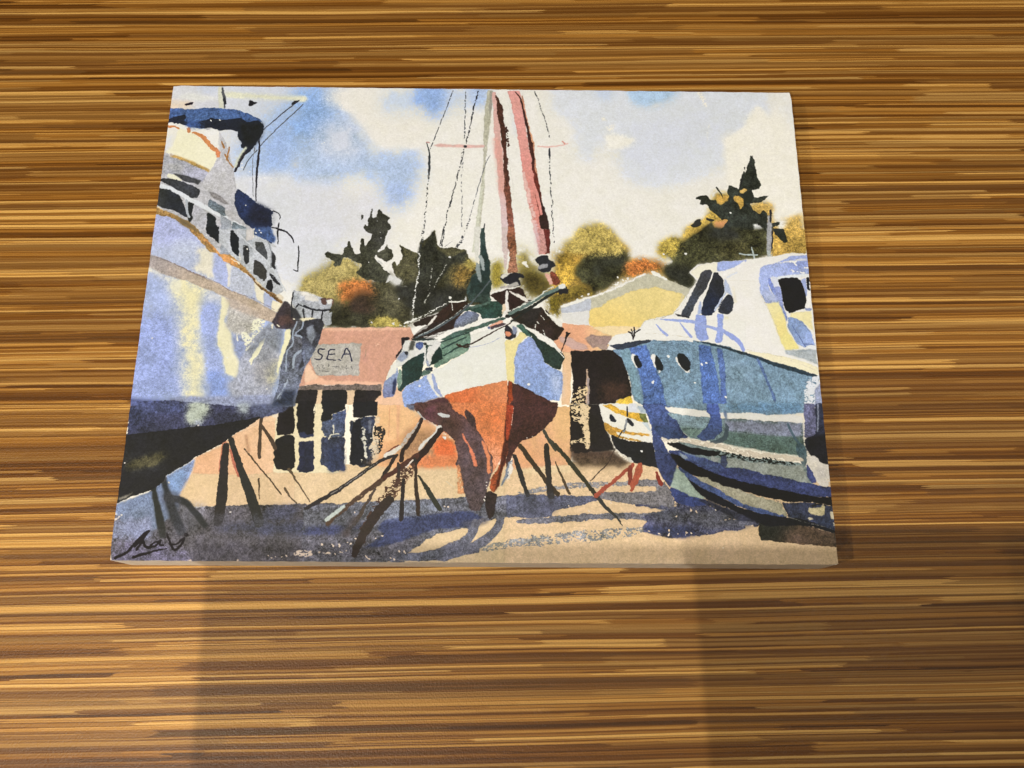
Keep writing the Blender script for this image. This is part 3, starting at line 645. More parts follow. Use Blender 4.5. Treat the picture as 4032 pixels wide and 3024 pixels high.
1,143,158,181|0,20,0,100,5|911,1607,9,892,1679,9,897,1743,9,866,1801,8,869,1915,8
1,143,158,181|0,20,0,100,5|906,1692,10,961,1711,11,966,1768,14,915,1820,15,909,1889,16
1,132,146,170|0,20,0,100,5|948,1607,10,945,1646,10,916,1672,9,912,1692,8
1,126,137,157|0,20,0,100,5|1016,1632,20,990,1684,16,995,1762,13
1,157,172,196|0,20,20,100,5|885,1965,7,865,2015,7,834,2077,7
1,157,172,196|0,20,20,100,5|869,1990,7,847,2089,7
0,125,136,160|209,26,0,40,10|858,1928,939,1889,946,1989,880,2052
0,44,53,75|84,26,0,100,14|860,2027,937,2027,933,2126,803,2127,811,2089,846,2077
0,216,215,201|0,26,0,100,5|760,1622,773,1622,772,1654,763,1654
1,216,215,201|0,20,0,100,5|796,1628,8,800,1630,10
1,216,215,201|0,20,0,100,5|802,1634,8,806,1636,10
1,216,215,202|0,20,0,100,5|890,1588,8,894,1590,10
0,155,164,177|0,33,0,100,14|866,1410,940,1416,1041,1449,1078,1461,1101,1514,1076,1606,1040,1626,952,1588,914,1562,879,1503
0,209,212,212|84,26,0,100,5|885,1417,965,1423,1035,1455,992,1462
0,124,130,140|39,26,0,100,5|938,1476,1017,1469,1038,1501,971,1509
0,213,210,188|26,26,0,100,5|915,1581,1037,1580,1039,1606,942,1607
1,35,37,43|0,20,0,100,5|873,1424,8,872,1490,8,878,1575,10
1,31,34,41|0,20,0,100,5|909,1496,7,972,1525,7,1034,1534,8,1102,1527,8
1,40,42,49|0,20,0,100,5|942,1529,10,952,1581,10
1,40,42,49|0,20,0,100,5|1001,1535,10,1000,1574,10
1,40,42,49|0,20,0,100,5|1071,1534,10,1063,1606,10
1,40,42,49|0,20,0,100,5|910,1503,10,898,1516,10
0,40,36,40|0,46,0,100,5|1035,1455,1071,1448,1086,1488,1069,1508,1037,1488
0,101,76,65|26,26,0,100,5|1078,1455,1115,1461,1118,1501,1093,1501
0,41,41,46|26,26,0,100,10|1022,1541,1077,1541,1071,1625,1048,1645,1027,1606
0,154,163,176|0,39,0,100,10|1066,1560,1114,1540,1113,1625,1077,1632
0,49,51,58|20,26,0,100,5|867,1503,912,1536,940,1581,916,1594,884,1569
0,157,165,179|0,33,0,100,12|933,1436,1008,1462,1095,1468,1111,1488,1099,1527,963,1515
0,202,205,206|33,26,0,100,5|945,1436,995,1449,1033,1469,997,1475,948,1469
0,209,214,217|0,39,0,100,5|1076,1468,1107,1461,1111,1488,1084,1494
0,83,63,59|0,39,0,100,5|1039,1455,1069,1448,1081,1494,1054,1501
0,157,165,178|0,26,0,100,12|952,1529,1099,1527,1090,1580,1089,1612,1068,1613,1054,1587,956,1581
1,30,33,40|0,20,0,100,5|944,1506,10,988,1525,10,1044,1534,10,1099,1531,10
1,35,37,43|0,20,0,100,5|998,1535,10,998,1581,10
1,35,37,43|0,20,0,100,5|1059,1534,10,1050,1619,10
0,45,47,56|0,26,0,100,14|957,1600,1035,1587,1074,1619,1064,1645,1051,1723,1010,1832,1000,1857,978,1882,948,1800|996,1639,988,1863,105,116,144
0,118,128,146|33,26,0,100,10|973,1646,1008,1626,1031,1703,1004,1749,977,1704
0,94,104,125|26,26,0,100,10|969,1768,1017,1761,994,1857,979,1895
0,175,180,193|0,26,0,100,12|-14,309,311,305,374,409,434,570,457,671,470,742,471,814,506,919,607,988,636,1174,418,1176,243,992,201,957,-5,861,-21,676,-17,502
0,219,224,228|0,39,0,100,4|-3,294,75,286,141,293,261,321,285,302,312,313,340,394,347,468,327,527,299,629,28,501,-3,458
0,220,223,205|39,26,0,100,4|43,353,77,308,172,341,251,410,321,469,327,527,292,622,33,487,1,487,11,413
0,217,221,221|20,26,0,100,3|-19,317,66,323,47,442,-4,450
0,203,212,228|105,26,0,100,5|8,384,37,354,30,457,-1,472
0,190,181,172|0,26,0,100,10|27,487,128,530,229,572,290,604,293,626,166,580,36,512
0,175,146,86|39,26,0,100,12|60,501,195,551,291,608,286,626,165,573,36,509
0,119,108,67|84,26,0,80,10|130,544,237,587,285,619,199,587
0,199,134,87|0,39,0,100,5|-3,291,76,301,79,323,38,309,-1,309
0,187,126,84|0,46,0,100,5|119,300,134,291,145,307,143,345,124,345
1,190,130,84|0,40,0,100,5|162,341,13,213,359,24,257,410,29,300,454,31,328,468,24,335,512,17
0,206,134,94|0,39,0,100,5|313,454,346,461,344,505,327,524
0,217,223,230|0,33,0,100,5|260,314,285,303,312,313,309,350,271,358
1,147,107,59|0,20,0,100,5|347,402,8,368,446,14
1,147,106,59|0,20,0,100,5|399,442,8,393,512,10,382,556,14
1,147,106,59|0,20,0,100,5|375,490,8,407,548,10,433,584,14
1,147,106,59|0,20,0,100,5|396,468,8,394,519,14
0,185,191,204|0,26,0,60,5|321,335,335,350,354,468,334,468
0,150,156,168|33,26,0,100,14|-10,502,116,537,286,622,304,673,248,688,102,639,44,632,-7,633|32,531,235,623,158,164,188
0,180,185,198|33,26,0,100,12|308,586,357,498,437,591,462,728,457,800,278,730,249,702
0,174,177,173|146,26,0,50,5|35,560,135,588,125,617,5,575
0,56,59,63|20,26,0,100,14|69,632,127,639,247,680,231,706,145,682
0,216,220,207|0,20,0,100,5|37,632,76,639,139,682,94,679,31,658
0,50,54,60|0,33,0,100,14|-3,669,41,665,146,689,254,745,235,802,190,795,87,732,-1,690
0,203,213,228|0,26,0,100,6|1,705,87,732,156,774,223,809,357,879,524,975,558,1002,547,1023,360,914,213,838,132,789,-3,726
0,37,42,51|0,33,0,100,10|-5,730,50,740,132,789,165,859,189,908,193,936,105,888,1,858|97,818,9,819,45,49,51
0,28,33,36|0,33,0,100,5|180,824,220,838,215,908,230,936,209,971,194,950,190,887
1,160,171,187|0,20,0,100,5|173,817,16,184,887,14,201,929,13
0,169,175,191|0,26,0,100,12|227,845,301,886,310,914,301,1012,309,1026,226,957
0,98,112,127|0,39,0,100,14|311,801,412,864,425,927,392,913,310,851
0,124,125,130|20,26,0,100,12|306,751,379,786,442,842,403,836,316,787
0,175,178,191|0,26,0,60,10|418,857,461,842,478,954,446,955
0,29,35,40|0,39,0,100,10|308,893,362,928,372,969,401,1066,399,1108,377,1080,317,1040
0,144,154,169|0,33,0,100,12|392,913,459,955,474,1175,418,1176,403,1025
0,29,35,39|0,33,0,100,8|461,1010,497,1024,526,1065,536,1175,474,1175
0,115,131,148|0,33,0,100,14|465,955,557,995,542,1037,542,1175,520,1065,464,1003
0,193,191,193|0,39,0,100,8|558,1009,601,995,614,1064,617,1174,555,1175,551,1065
0,71,77,85|20,26,0,100,10|615,1085,667,1105,723,1173,617,1174
0,179,186,198|0,33,0,100,6|612,1050,716,1091,757,1131,628,1085
0,33,45,77|0,33,0,100,14|476,735,536,770,599,826,632,847,712,889,701,917,712,973,708,1001,728,1090,717,1104,612,1050,595,1002,556,981,506,919,473,842,464,778
0,69,93,144|39,26,0,100,14|602,1002,707,987,739,1063,735,1097,626,1064
0,27,32,50|146,26,0,100,12|592,826,705,882,707,987,619,981,552,940
1,211,218,228|0,20,0,100,5|538,843,7,542,845,9
1,210,217,227|0,20,0,100,5|646,1022,7,650,1024,9
1,210,217,227|0,20,0,100,5|639,1019,7,643,1020,9
1,36,36,45|0,20,0,100,5|581,377,8,588,451,13,587,582,16,591,705,9,598,819,6
1,112,118,132|0,20,10,100,5|558,444,6,556,561,5,579,784,5
1,29,31,39|0,20,0,100,5|708,882,8,738,895,7,756,923,7,754,941,6
1,29,30,39|0,20,0,100,5|714,994,8,785,1014,7,832,1055,6,854,1096,5
1,29,30,39|0,20,0,100,5|753,965,8,752,1035,7,758,1104,5
1,40,42,49|0,20,0,100,5|884,1116,5,888,1171,5
0,66,93,148|0,26,0,100,14|-1,166,114,168,153,172,204,158,283,159,416,172,504,201,573,238,594,257,491,281,394,282,233,306,202,314,141,293,81,286,-6,264,1,212
0,75,105,150|272,26,0,40,10|28,219,288,200,487,228,359,260,162,255
0,30,36,51|0,33,0,100,10|-2,242,28,223,92,210,108,233,91,256,152,277,264,231,357,245,441,229,489,258,567,246,602,279,604,332,579,384,546,451,505,503,475,525,501,452,468,445,471,408,441,364,444,326,391,319,320,324,272,306,207,307,133,285,75,286,35,279,-1,279
0,25,29,33|125,26,0,100,10|444,266,594,264,598,347,551,436,493,437,468,378
0,55,80,135|105,26,0,100,10|117,255,203,269,232,299,169,315,114,285
1,222,228,232|0,46,0,100,5|318,244,8,323,246,10
1,222,228,232|0,46,0,100,5|265,250,8,269,252,10
1,222,227,231|0,46,0,100,5|43,279,8,47,281,10
1,222,228,231|0,46,0,100,5|72,275,8,76,277,10
1,222,227,231|0,46,0,100,5|20,275,8,24,277,10
0,221,226,229|0,39,0,100,5|-1,276,14,264,36,286,61,279,88,286,168,307,102,301,-3,291
1,36,36,45|0,33,0,100,5|497,481,33,471,547,24,451,613,14
1,191,201,192|26,20,0,100,5|503,444,17,473,503,15,448,577,13
1,215,221,231|0,20,0,100,5|486,558,7,490,560,9
1,214,221,231|0,20,0,100,5|543,613,7,547,615,9
0,173,182,195|0,26,0,100,12|389,1007,621,1005,717,1108,769,1277,817,1411,782,1438,718,1412,542,1232,398,1097
0,149,160,175|39,26,0,50,10|520,1006,608,1005,612,1184,537,1185
0,24,29,32|0,33,0,100,8|312,994,394,993,397,1090,378,1084,315,1022
0,23,28,32|0,33,0,100,8|462,1020,471,1013,519,1061,532,1192,484,1151,471,1110
0,41,45,49|0,39,0,100,10|549,1109,581,1123,592,1177,591,1232,580,1245,556,1185
0,66,71,76|0,33,0,100,12|616,1088,666,1094,696,1156,702,1217,668,1190,627,1143
0,49,50,49|0,39,0,100,10|623,1204,679,1238,701,1278,711,1325,695,1352,628,1299
0,42,44,49|0,33,0,100,10|720,1142,749,1183,756,1277,730,1257
0,190,192,198|0,33,0,100,6|558,1006,605,1005,608,1074,566,1089
0,61,84,132|0,33,0,100,14|608,1005,658,1004,725,1045,735,1094,690,1080,606,1047
1,210,217,229|0,20,0,100,5|647,1032,8,651,1034,10
1,210,217,229|0,20,0,100,5|636,1015,8,640,1017,10
1,210,217,229|0,20,0,100,5|615,1033,8,619,1035,10
0,25,27,32|0,33,0,100,5|713,1345,737,1338,753,1385,750,1425,715,1405
0,32,35,40|0,39,10,100,5|720,1291,747,1311,774,1345,815,1391,776,1371,737,1338
1,186,196,209|0,20,0,100,5|621,1143,8,716,1237,8,829,1411,8
1,187,196,210|0,20,0,100,5|524,1048,8,621,1143,8
1,126,134,146|0,20,0,100,5|697,1087,7,721,1156,7,730,1264,7
1,35,37,44|0,20,0,100,5|747,1017,6,758,1107,5
1,29,30,39|0,20,0,100,5|740,1004,8,798,1024,8,839,1058,7,854,1096,7
1,29,30,38|0,20,0,100,5|883,1113,5,889,1181,8,890,1286,7
1,29,30,38|0,20,0,100,5|862,1276,5,887,1286,7
1,217,221,221|0,53,0,100,5|356,1070,7,360,1072,9
1,218,221,221|0,53,0,100,5|310,1050,7,314,1051,9
1,217,221,221|0,53,0,100,5|555,1123,7,558,1125,9
1,217,221,221|0,53,0,100,5|569,1143,7,573,1145,9
1,217,216,207|0,40,0,100,5|536,1171,5,545,1232,3
1,219,218,208|0,40,0,100,5|608,1005,5,608,1067,3
1,16,12,17|0,20,0,100,5|29,2986,16,91,2950,15,129,2899,13,184,2840,10
1,16,12,17|0,20,0,100,5|192,2840,18,166,2877,17,127,2922,15,146,2899,14,168,2893,13,183,2921,11,212,2927,10
1,16,12,17|0,20,0,100,5|140,2941,13,163,2902,11,183,2927,11,207,2932,10,228,2921,10
1,16,12,17|0,20,0,100,5|258,2893,13,226,2904,11,211,2921,11,239,2921,11,263,2887,10,261,2915,10,283,2915,10
1,16,12,17|0,20,0,100,5|295,2851,13,311,2893,13,336,2932,13,353,2937,13,378,2909,13,391,2875,13
1,16,12,17|0,20,0,100,5|313,2909,9,350,2909,10,386,2875,13
1,16,12,17|0,20,0,100,5|126,2980,18,193,2960,14,242,2946,10,302,2932,7
1,16,12,17|0,20,0,100,5|393,2857,16,400,2860,20
0,196,205,220|146,26,0,50,5|2163,16,2223,7,2270,281,2185,357
0,173,176,165|13,33,0,100,10|2013,6,2047,6,2039,209,2016,434,2005,581,2003,725,1984,938,1962,1118,1949,1118,1959,938,1981,725,1997,507,1996,209
0,147,149,145|26,26,0,100,5|2030,10,2047,10,2044,102,2032,209,2025,133
0,191,198,188|20,26,0,100,8|2011,566,1994,725,1983,868,1966,1008,1956,1147,1937,1147,1959,938,1981,725
0,206,170,170|0,26,0,100,6|2043,17,2070,17,2092,208,2107,432,2128,652,2148,866,2156,1006,2160,1144,2119,1145,2111,937,2089,652,2060,284|2076,580,2131,1076,201,188,199
0,201,156,151|105,26,0,100,6|2060,359,2106,358,2134,652,2135,759,2096,724,2075,507
0,72,44,37|0,39,0,100,14|2063,13,2091,86,2111,132,2121,223,2139,328,2140,476,2157,622,2154,709,2128,688,2120,506,2106,358,2085,208,2071,86
0,116,73,62|0,33,0,100,16|2127,579,2157,651,2174,795,2194,1006,2207,1144,2160,1144,2149,936,2138,795,2125,724
0,70,43,35|0,65,25,100,5|2126,432,2146,506,2160,651,2148,724,2128,652
1,57,35,29|0,79,50,100,5|2128,268,6,2145,328,16,2149,417,13
0,187,154,154|0,65,40,60,5|2140,992,2194,992,2204,1144,2147,1145
0,209,155,154|0,39,0,100,7|2147,8,2221,7,2254,206,2267,326,2287,430,2312,577,2356,864,2368,1004,2405,1114,2392,1156,2342,1156,2318,1005,2280,829,2248,650,2221,431,2188,207|2214,130,2318,864,201,136,131
0,213,180,181|0,65,20,100,5|2248,578,2286,722,2318,899,2343,1074,2311,1005,2280,829,2241,614
0,191,168,181|84,26,20,70,5|2311,935,2362,1004,2367,1156,2323,1157
0,189,137,115|0,26,0,100,10|2234,7,2254,115,2280,266,2313,393,2319,489,2344,685,2319,650,2293,467,2261,244,2234,92
0,206,155,122|20,26,0,100,5|2274,244,2313,385,2306,430,2280,326
1,57,35,33|0,20,0,100,5|2191,15,8,2227,69,10,2257,206,14,2287,356,17,2309,504,20
0,61,34,31|0,39,0,100,12|2267,281,2306,393,2316,504,2319,599,2344,678,2331,693,2306,599,2293,475,2274,356
0,99,46,39|0,33,0,100,14|2306,548,2338,635,2369,828,2393,1004,2411,1156,2380,1156,2362,969,2331,829,2312,686
0,45,31,29|0,39,0,100,12|2322,722,2344,743,2375,842,2400,934,2409,1073,2386,1114,2362,1004,2337,906,2356,899,2337,807
1,204,140,136|0,20,0,100,5|2306,650,8,2337,779,20,2356,885,16
0,208,173,173|20,26,0,100,8|1677,412,1715,404,1846,406,2002,410,1996,426,1846,428,1716,426
0,191,155,157|0,26,0,100,5|1630,386,1660,393,1660,401,1634,397
1,44,48,61|0,20,20,100,5|1794,13,6,1760,121,5,1718,258,5,1661,438,5
1,43,49,56|0,33,0,100,5|1640,394,5,1652,453,9,1658,555,14,1657,621,9
1,43,48,55|0,40,40,100,5|1657,621,8,1654,729,8,1646,871,7,1638,1012,7,1629,1122,7
1,59,66,76|0,33,25,100,5|1877,12,7,1874,173,6,1874,361,6
1,38,41,50|0,40,12,100,5|1957,11,10,1932,119,9,1908,271,8,1885,398,7
1,37,39,47|0,20,0,100,5|1874,415,15,1881,418,18
1,45,49,56|0,40,32,100,5|1872,428,8,1849,568,7,1809,763,7,1780,884,6,1749,1121,6
1,95,101,113|0,40,45,100,5|1868,531,6,1864,655,5,1868,834,5,1868,995,5
1,99,105,116|0,20,20,100,5|2036,481,6,2004,559,5,1956,747,5,1920,904,4,1902,974,3
1,58,62,70|0,66,45,100,5|1920,904,8,1902,967,8,1879,1051,8,1849,1119,8
1,32,33,43|0,20,0,100,5|2007,955,6,2002,1050,13,2003,1125,17
1,126,132,143|0,20,0,100,5|1816,1076,3,1764,1114,2
1,184,191,193|0,20,0,60,5|2144,93,3,2171,192,3
1,182,188,190|0,20,0,60,5|2152,432,3,2166,579,3,2193,795,3
1,40,45,55|0,33,35,100,5|2319,10,7,2347,90,7,2373,189,6,2395,265,6,2411,347,6
1,31,35,44|0,26,0,100,5|2411,429,8,2412,458,14,2413,495,7
1,58,64,72|0,53,42,100,5|2413,495,8,2413,576,8,2418,685,7,2423,828,7,2431,1073,7
1,212,178,178|13,20,0,100,5|2336,411,9,2411,418,9,2476,404,8,2528,390,8
1,198,144,137|0,20,0,100,5|2500,387,9,2505,389,13
1,198,144,137|0,20,0,100,5|2491,377,9,2495,380,13
1,56,59,59|0,20,25,100,5|1631,994,7,1625,1077,7,1618,1146,7
1,201,207,210|0,59,38,100,5|1615,1153,9,1613,1269,9,1604,1377,9,1596,1496,8,1593,1575,8
1,165,170,168|0,46,35,100,5|1696,1241,5,1692,1322,5,1676,1403,5
1,165,170,168|0,46,35,100,5|1783,1233,5,1742,1315,5,1695,1416,5,1654,1482,5
1,43,46,49|0,20,15,100,5|1758,993,6,1747,1055,6,1742,1104,6
1,67,72,79|0,66,45,100,5|1896,991,8,1867,1068,7,1842,1117,7
0,201,206,205|26,26,0,100,6|1947,977,1985,976,1975,1156,1988,1197,1957,1198
0,194,182,187|13,26,10,100,8|2114,975,2149,975,2151,1196,2142,1264,2132,1250
0,132,86,66|0,33,0,100,16|2149,975,2193,974,2207,1127,2201,1195,2220,1283,2151,1284,2166,1195,2150,1093|2175,988,2188,1263,148,108,88
0,48,66,66|0,26,0,100,12|1985,983,2010,983,2018,1115,2045,1217,2046,1319,2058,1345,2047,1426,2048,1505,1992,1479,1924,1467,1905,1400,1940,1300,1977,1265,1987,1129
0,33,50,50|33,26,0,100,12|1999,1094,2018,1115,2045,1217,2047,1426,2004,1426,1930,1414,1934,1320,1977,1286,1988,1218
0,146,160,167|0,20,0,100,5|1975,1170,1994,1163,2013,1217,2014,1265,1998,1265
0,129,144,150|0,20,0,100,5|1963,1211,1982,1231,1996,1319,1997,1363,1971,1313,1958,1266
0,42,30,24|0,26,0,100,12|1627,1588,1730,1554,1820,1474,1906,1467,1919,1493,1859,1579,1884,1605,1861,1638,1752,1665,1632,1717,1583,1699,1690,1633
0,40,33,27|0,26,0,100,10|1597,1608,1730,1554,1736,1554,1689,1613,1604,1634
1,211,217,218|0,59,30,100,5|1555,1608,14,1627,1575,13,1717,1528,9,1807,1468,8
1,212,218,219|0,20,0,100,5|1808,1471,8,1857,1471,9,1900,1460,9
0,212,218,219|0,26,0,100,5|1800,1435,1819,1438,1813,1455,1804,1451
0,188,196,203|0,26,0,100,5|1896,1440,1905,1424,1911,1434,1903,1474,1894,1470
1,198,204,206|0,20,20,100,5|1817,1461,5,1824,1507,5,1828,1547,5
1,40,32,28|0,20,0,100,5|1838,1579,6,1833,1625,5
0,211,213,212|0,20,0,100,5|1730,1554,1739,1557,1713,1600,1666,1640,1648,1653,1689,1607
0,27,25,25|0,26,0,40,5|1589,1699,1665,1627,1822,1573,1860,1599,1800,1658,1692,1717,1608,1718
0,112,125,158|0,26,0,100,12|1841,1605,1871,1559,1907,1533,1962,1529,1987,1552,1982,1585,1909,1624,1836,1645|1871,1566,1909,1637,91,98,109
0,38,64,59|0,33,0,100,14|1894,1507,2029,1479,2047,1466,2128,1465,2140,1518,2116,1570,2006,1578,1987,1539,1932,1526,1889,1533
0,77,103,100|0,39,0,100,10|1907,1507,2041,1466,2035,1439,2053,1452,2048,1479,1956,1513,1907,1520
0,42,29,26|0,26,0,100,12|2047,1426,2108,1392,2176,1371,2245,1384,2257,1424,2269,1457,2308,1450,2269,1490,2177,1530,2153,1550,2128,1491,2078,1459
0,45,32,28|0,26,0,100,10|2170,1411,2269,1463,2239,1503,2165,1530,2158,1451
0,211,214,216|0,26,0,100,4|2139,1398,2158,1401,2164,1451,2162,1491,2159,1530,2153,1550,2128,1550,2131,1504,2122,1491,2140,1478
0,213,199,179|0,26,0,100,3|2122,1485,2140,1478,2140,1524,2122,1551
0,213,216,216|0,39,0,100,5|2189,1404,2251,1437,2275,1457,2275,1477,2245,1464
0,216,220,223|0,33,0,100,5|2047,1409,2108,1388,2176,1358,2232,1357,2232,1371,2170,1388,2102,1405,2047,1422
0,29,31,42|0,33,0,100,10|2108,1318,2114,1291,2176,1284,2238,1290,2251,1310,2213,1310,2226,1337,2232,1364,2176,1364,2127,1345,2114,1325
0,169,167,169|0,26,0,100,10|2114,1372,2170,1358,2213,1337,2232,1364,2170,1381,2108,1385
0,200,203,202|0,26,0,100,5|2105,1311,2120,1291,2170,1280,2170,1290,2120,1318
0,41,43,55|20,26,0,100,5|2133,1331,2201,1324,2201,1351,2151,1351
1,73,85,93|0,20,0,100,5|2046,1332,9,1991,1413,9,1907,1507,10,1799,1599,10,1691,1665,10,1613,1702,10
1,154,167,172|0,20,15,100,5|1906,1493,5,1810,1580,5,1708,1646,5,1625,1692,5
1,209,214,216|0,20,20,100,5|1661,1695,5,1728,1688,5,1812,1664,6,1873,1631,7
0,64,89,83|0,33,0,100,12|1753,1716,1825,1671,1934,1637,2055,1590,2134,1564,2153,1576,2086,1603,1995,1637,1934,1663,1813,1703
1,210,217,218|0,53,25,100,5|1988,1598,7,2055,1584,6,2104,1570,6
1,209,216,218|0,53,25,100,5|1746,1671,7,1873,1638,6,1933,1618,6
0,29,41,40|0,26,0,100,10|1571,1705,1692,1704,1753,1710,1693,1723,1608,1724
0,26,24,28|0,20,0,100,5|1528,1699,1595,1698,1571,1712,1560,1737,1543,1782,1498,1840,1503,1815,1537,1763
0,198,204,207|0,33,0,100,6|1547,1718,1608,1718,1741,1716,1766,1736,1755,1768,1695,1813,1667,1877,1517,1878,1498,1853,1532,1795
0,69,72,69|26,26,0,100,10|1589,1718,1614,1724,1604,1775,1574,1788
0,71,89,140|0,26,0,100,10|1620,1730,1659,1727,1660,1756,1640,1775,1615,1763
0,30,33,33|0,26,0,100,5|1656,1730,1681,1730,1681,1749,1663,1749
0,132,146,174|20,26,0,100,10|1543,1782,1580,1795,1575,1820,1534,1852,1509,1834
0,41,46,55|0,26,0,100,5|1543,1782,1574,1788,1575,1811,1556,1805
0,92,121,109|0,26,0,100,10|1765,1723,1862,1690,1928,1663,1938,1695,1936,1747,1924,1779,1829,1831,1746,1882,1722,1889,1750,1812
0,110,139,126|26,26,0,100,8|1780,1812,1912,1760,1924,1779,1829,1831,1775,1850
1,33,55,53|0,20,0,100,5|1759,1729,8,1844,1696,9,1928,1666,7
1,33,55,53|0,20,0,100,5|1773,1768,8,1844,1728,9,1910,1696,7
1,33,55,52|0,20,0,100,5|1780,1812,8,1851,1767,9,1923,1737,7
0,19,40,37|0,20,0,100,10|1675,1749,1748,1742,1773,1780,1774,1831,1745,1851,1686,1883,1678,1826
0,201,206,210|0,26,0,100,5|1688,1755,1741,1736,1753,1723,1766,1736,1748,1761,1719,1806,1706,1870,1691,1857,1678,1819
0,158,171,202|20,26,0,100,5|1678,1839,1690,1845,1704,1883,1686,1876
0,30,41,57|0,26,0,100,10|1674,1886,1722,1882,1717,1914,1681,1908
0,29,50,48|0,20,0,100,12|1541,1878,1576,1839,1653,1794,1668,1788,1664,1864,1657,1933,1640,1959,1570,1997,1542,2034,1523,2022,1545,1972
0,113,139,130|0,26,0,100,8|1521,1897,1539,1893,1547,1947,1540,1997,1523,2022,1518,1966
0,79,104,99|0,26,0,100,10|1662,1902,1710,1901,1705,1927,1652,1940
0,132,151,192|0,26,0,100,10|1489,1922,1517,1878,1522,1922,1510,1985,1512,2022,1501,2059,1442,2072,1434,2023,1449,1966|1471,1922,1466,2060,110,120,162
0,210,215,216|0,26,0,100,3|1475,1872,1498,1850,1517,1865,1507,1916,1472,1947,1455,1954
0,44,54,89|26,26,0,100,10|1491,1972,1508,1947,1515,1972,1507,2047,1489,2047
0,208,214,215|0,20,0,100,3|1728,1889,1776,1882,1829,1837,1930,1782,1941,1728,1934,1683,2031,1649,2135,1616,2139,1726,2146,1854,2152,1958,2084,1974,1940,2006,1852,2032,1798,2051,1787,2057,1717,1920
0,136,159,211|0,26,0,100,12|1548,2040,1570,1997,1640,1959,1681,1933,1717,1920,1781,2057,1704,2082,1640,2120,1563,2121,1552,2078
0,210,215,216|0,26,0,100,3|1684,1933,1714,1920,1724,1970,1781,2057,1757,2060,1717,2014
0,144,161,207|0,26,0,100,6|1714,1920,1736,1945,1749,2008,1787,2057,1775,2060,1732,2020
0,107,136,202|251,26,0,60,10|1572,2046,1643,2021,1691,2045,1680,2082,1586,2102
1,213,219,223|0,20,0,100,5|1643,1996,9,1647,1998,13
1,215,221,225|0,20,0,100,5|2276,1978,9,2281,1980,13
1,42,28,22|0,20,0,100,5|1857,1741,13,1887,1754,10,1960,1727,9,2056,1668,7,2171,1602,6
1,42,28,22|0,20,0,100,5|1930,1753,9,1906,1760,9,1875,1741,8
1,159,170,200|0,20,0,100,5|1930,1757,5,1996,1746,4,2069,1720,4,2117,1687,3
0,214,163,146|0,26,0,100,5|2043,1623,2122,1583,2135,1596,2092,1623,2043,1639
0,69,57,66|0,26,0,100,6|2049,1630,2129,1600,2147,1609,2104,1629,2056,1646
0,79,95,146|0,26,0,100,5|2037,1626,2053,1630,2050,1643,2040,1643
0,35,34,43|0,26,0,100,10|2141,1616,2159,1616,2172,1635,2190,1661,2208,1654,2202,1693,2166,1713,2145,1706,2135,1661
0,208,141,113|0,26,0,100,4|2138,1655,2169,1661,2178,1680,2154,1693,2141,1687
0,129,141,173|20,26,0,100,5|2178,1615,2208,1628,2208,1661,2190,1687,2178,1661
0,213,206,154|0,20,0,100,4|2136,1726,2148,1710,2184,1713,2208,1687,2227,1660,2269,1660,2275,1679,2239,1712,2227,1744,2209,1777,2197,1840,2197,1967,2185,1985,2164,1961,2152,1958,2145,1822
0,152,171,213|0,20,0,100,12|2215,1776,2239,1725,2288,1686,2360,1737,2358,2077,2269,2035,2194,1973,2197,1853
0,137,157,208|0,26,0,100,12|2194,1828,2218,1738,2279,1686,2310,1711,2358,1788,2370,1845,2418,1877,2471,1908,2477,1977,2458,2076,2386,2076,2195,1973,2201,1904|2249,1757,2339,2009,129,155,210
0,174,188,217|209,26,0,70,5|2399,1902,2471,1914,2458,2070,2422,2040
1,79,95,144|0,20,0,80,5|2282,1744,3,2249,1834,3
0,35,51,46|0,26,0,100,12|2218,1609,2297,1660,2328,1692,2401,1743,2473,1787,2491,1812,2460,1895,2418,1877,2370,1845,2352,1788,2303,1699,2243,1647
0,63,98,92|0,26,0,100,10|2200,1615,2236,1608,2279,1660,2303,1692,2267,1680,2224,1641
0,42,33,28|0,26,0,100,14|2157,1550,2359,1502,2402,1541,2493,1639,2450,1697,2425,1717,2401,1698,2316,1647,2218,1602
0,35,33,30|20,26,0,100,12|2169,1596,2279,1510,2359,1509,2316,1608,2267,1628,2224,1595
1,214,217,214|0,40,20,100,5|2359,1502,7,2402,1561,6,2463,1613,6
1,212,216,213|0,40,20,100,5|2395,1711,7,2419,1717,7,2461,1787,6,2485,1812,6
1,210,215,213|0,20,10,100,5|2353,1555,5,2371,1581,3
1,209,214,212|0,20,10,100,5|2328,1594,5,2340,1607,3
1,200,206,206|0,40,35,100,5|2365,1646,5,2389,1698,5,2401,1711,5
1,200,206,206|0,40,35,100,5|2322,1608,5,2310,1660,5,2291,1692,5
0,215,219,219|0,33,0,100,5|2390,1548,2414,1548,2475,1593,2481,1632,2450,1613
1,29,25,25|0,20,0,100,5|2523,1664,9,2505,1677,16,2492,1723,7,2470,1781,5
0,28,25,25|0,26,0,100,5|2496,1648,2526,1664,2520,1674,2499,1671
1,198,147,98|0,20,0,100,5|2257,1171,1,2258,1171,1
1,29,34,32|0,33,0,100,5|2151,1563,20,2193,1550,19,2279,1510,18,2359,1456,17,2453,1395,16,2502,1375,16
1,91,113,113|0,26,0,100,5|2169,1544,20,2267,1490,20,2360,1429,20,2415,1402,20,2465,1375,20
1,194,204,204|0,40,20,100,5|2150,1531,7,2193,1517,7,2255,1483,7,2316,1450,7,2385,1396,7,2428,1369,7
1,28,35,34|0,26,0,100,5|2175,1596,8,2218,1563,8,2304,1503,7,2390,1436,7
0,205,212,215|0,33,0,100,5|2453,1362,2478,1348,2503,1358,2496,1381,2459,1388
0,28,29,32|0,33,0,100,5|2490,1375,2521,1388,2514,1415,2465,1415,2453,1395,2484,1388
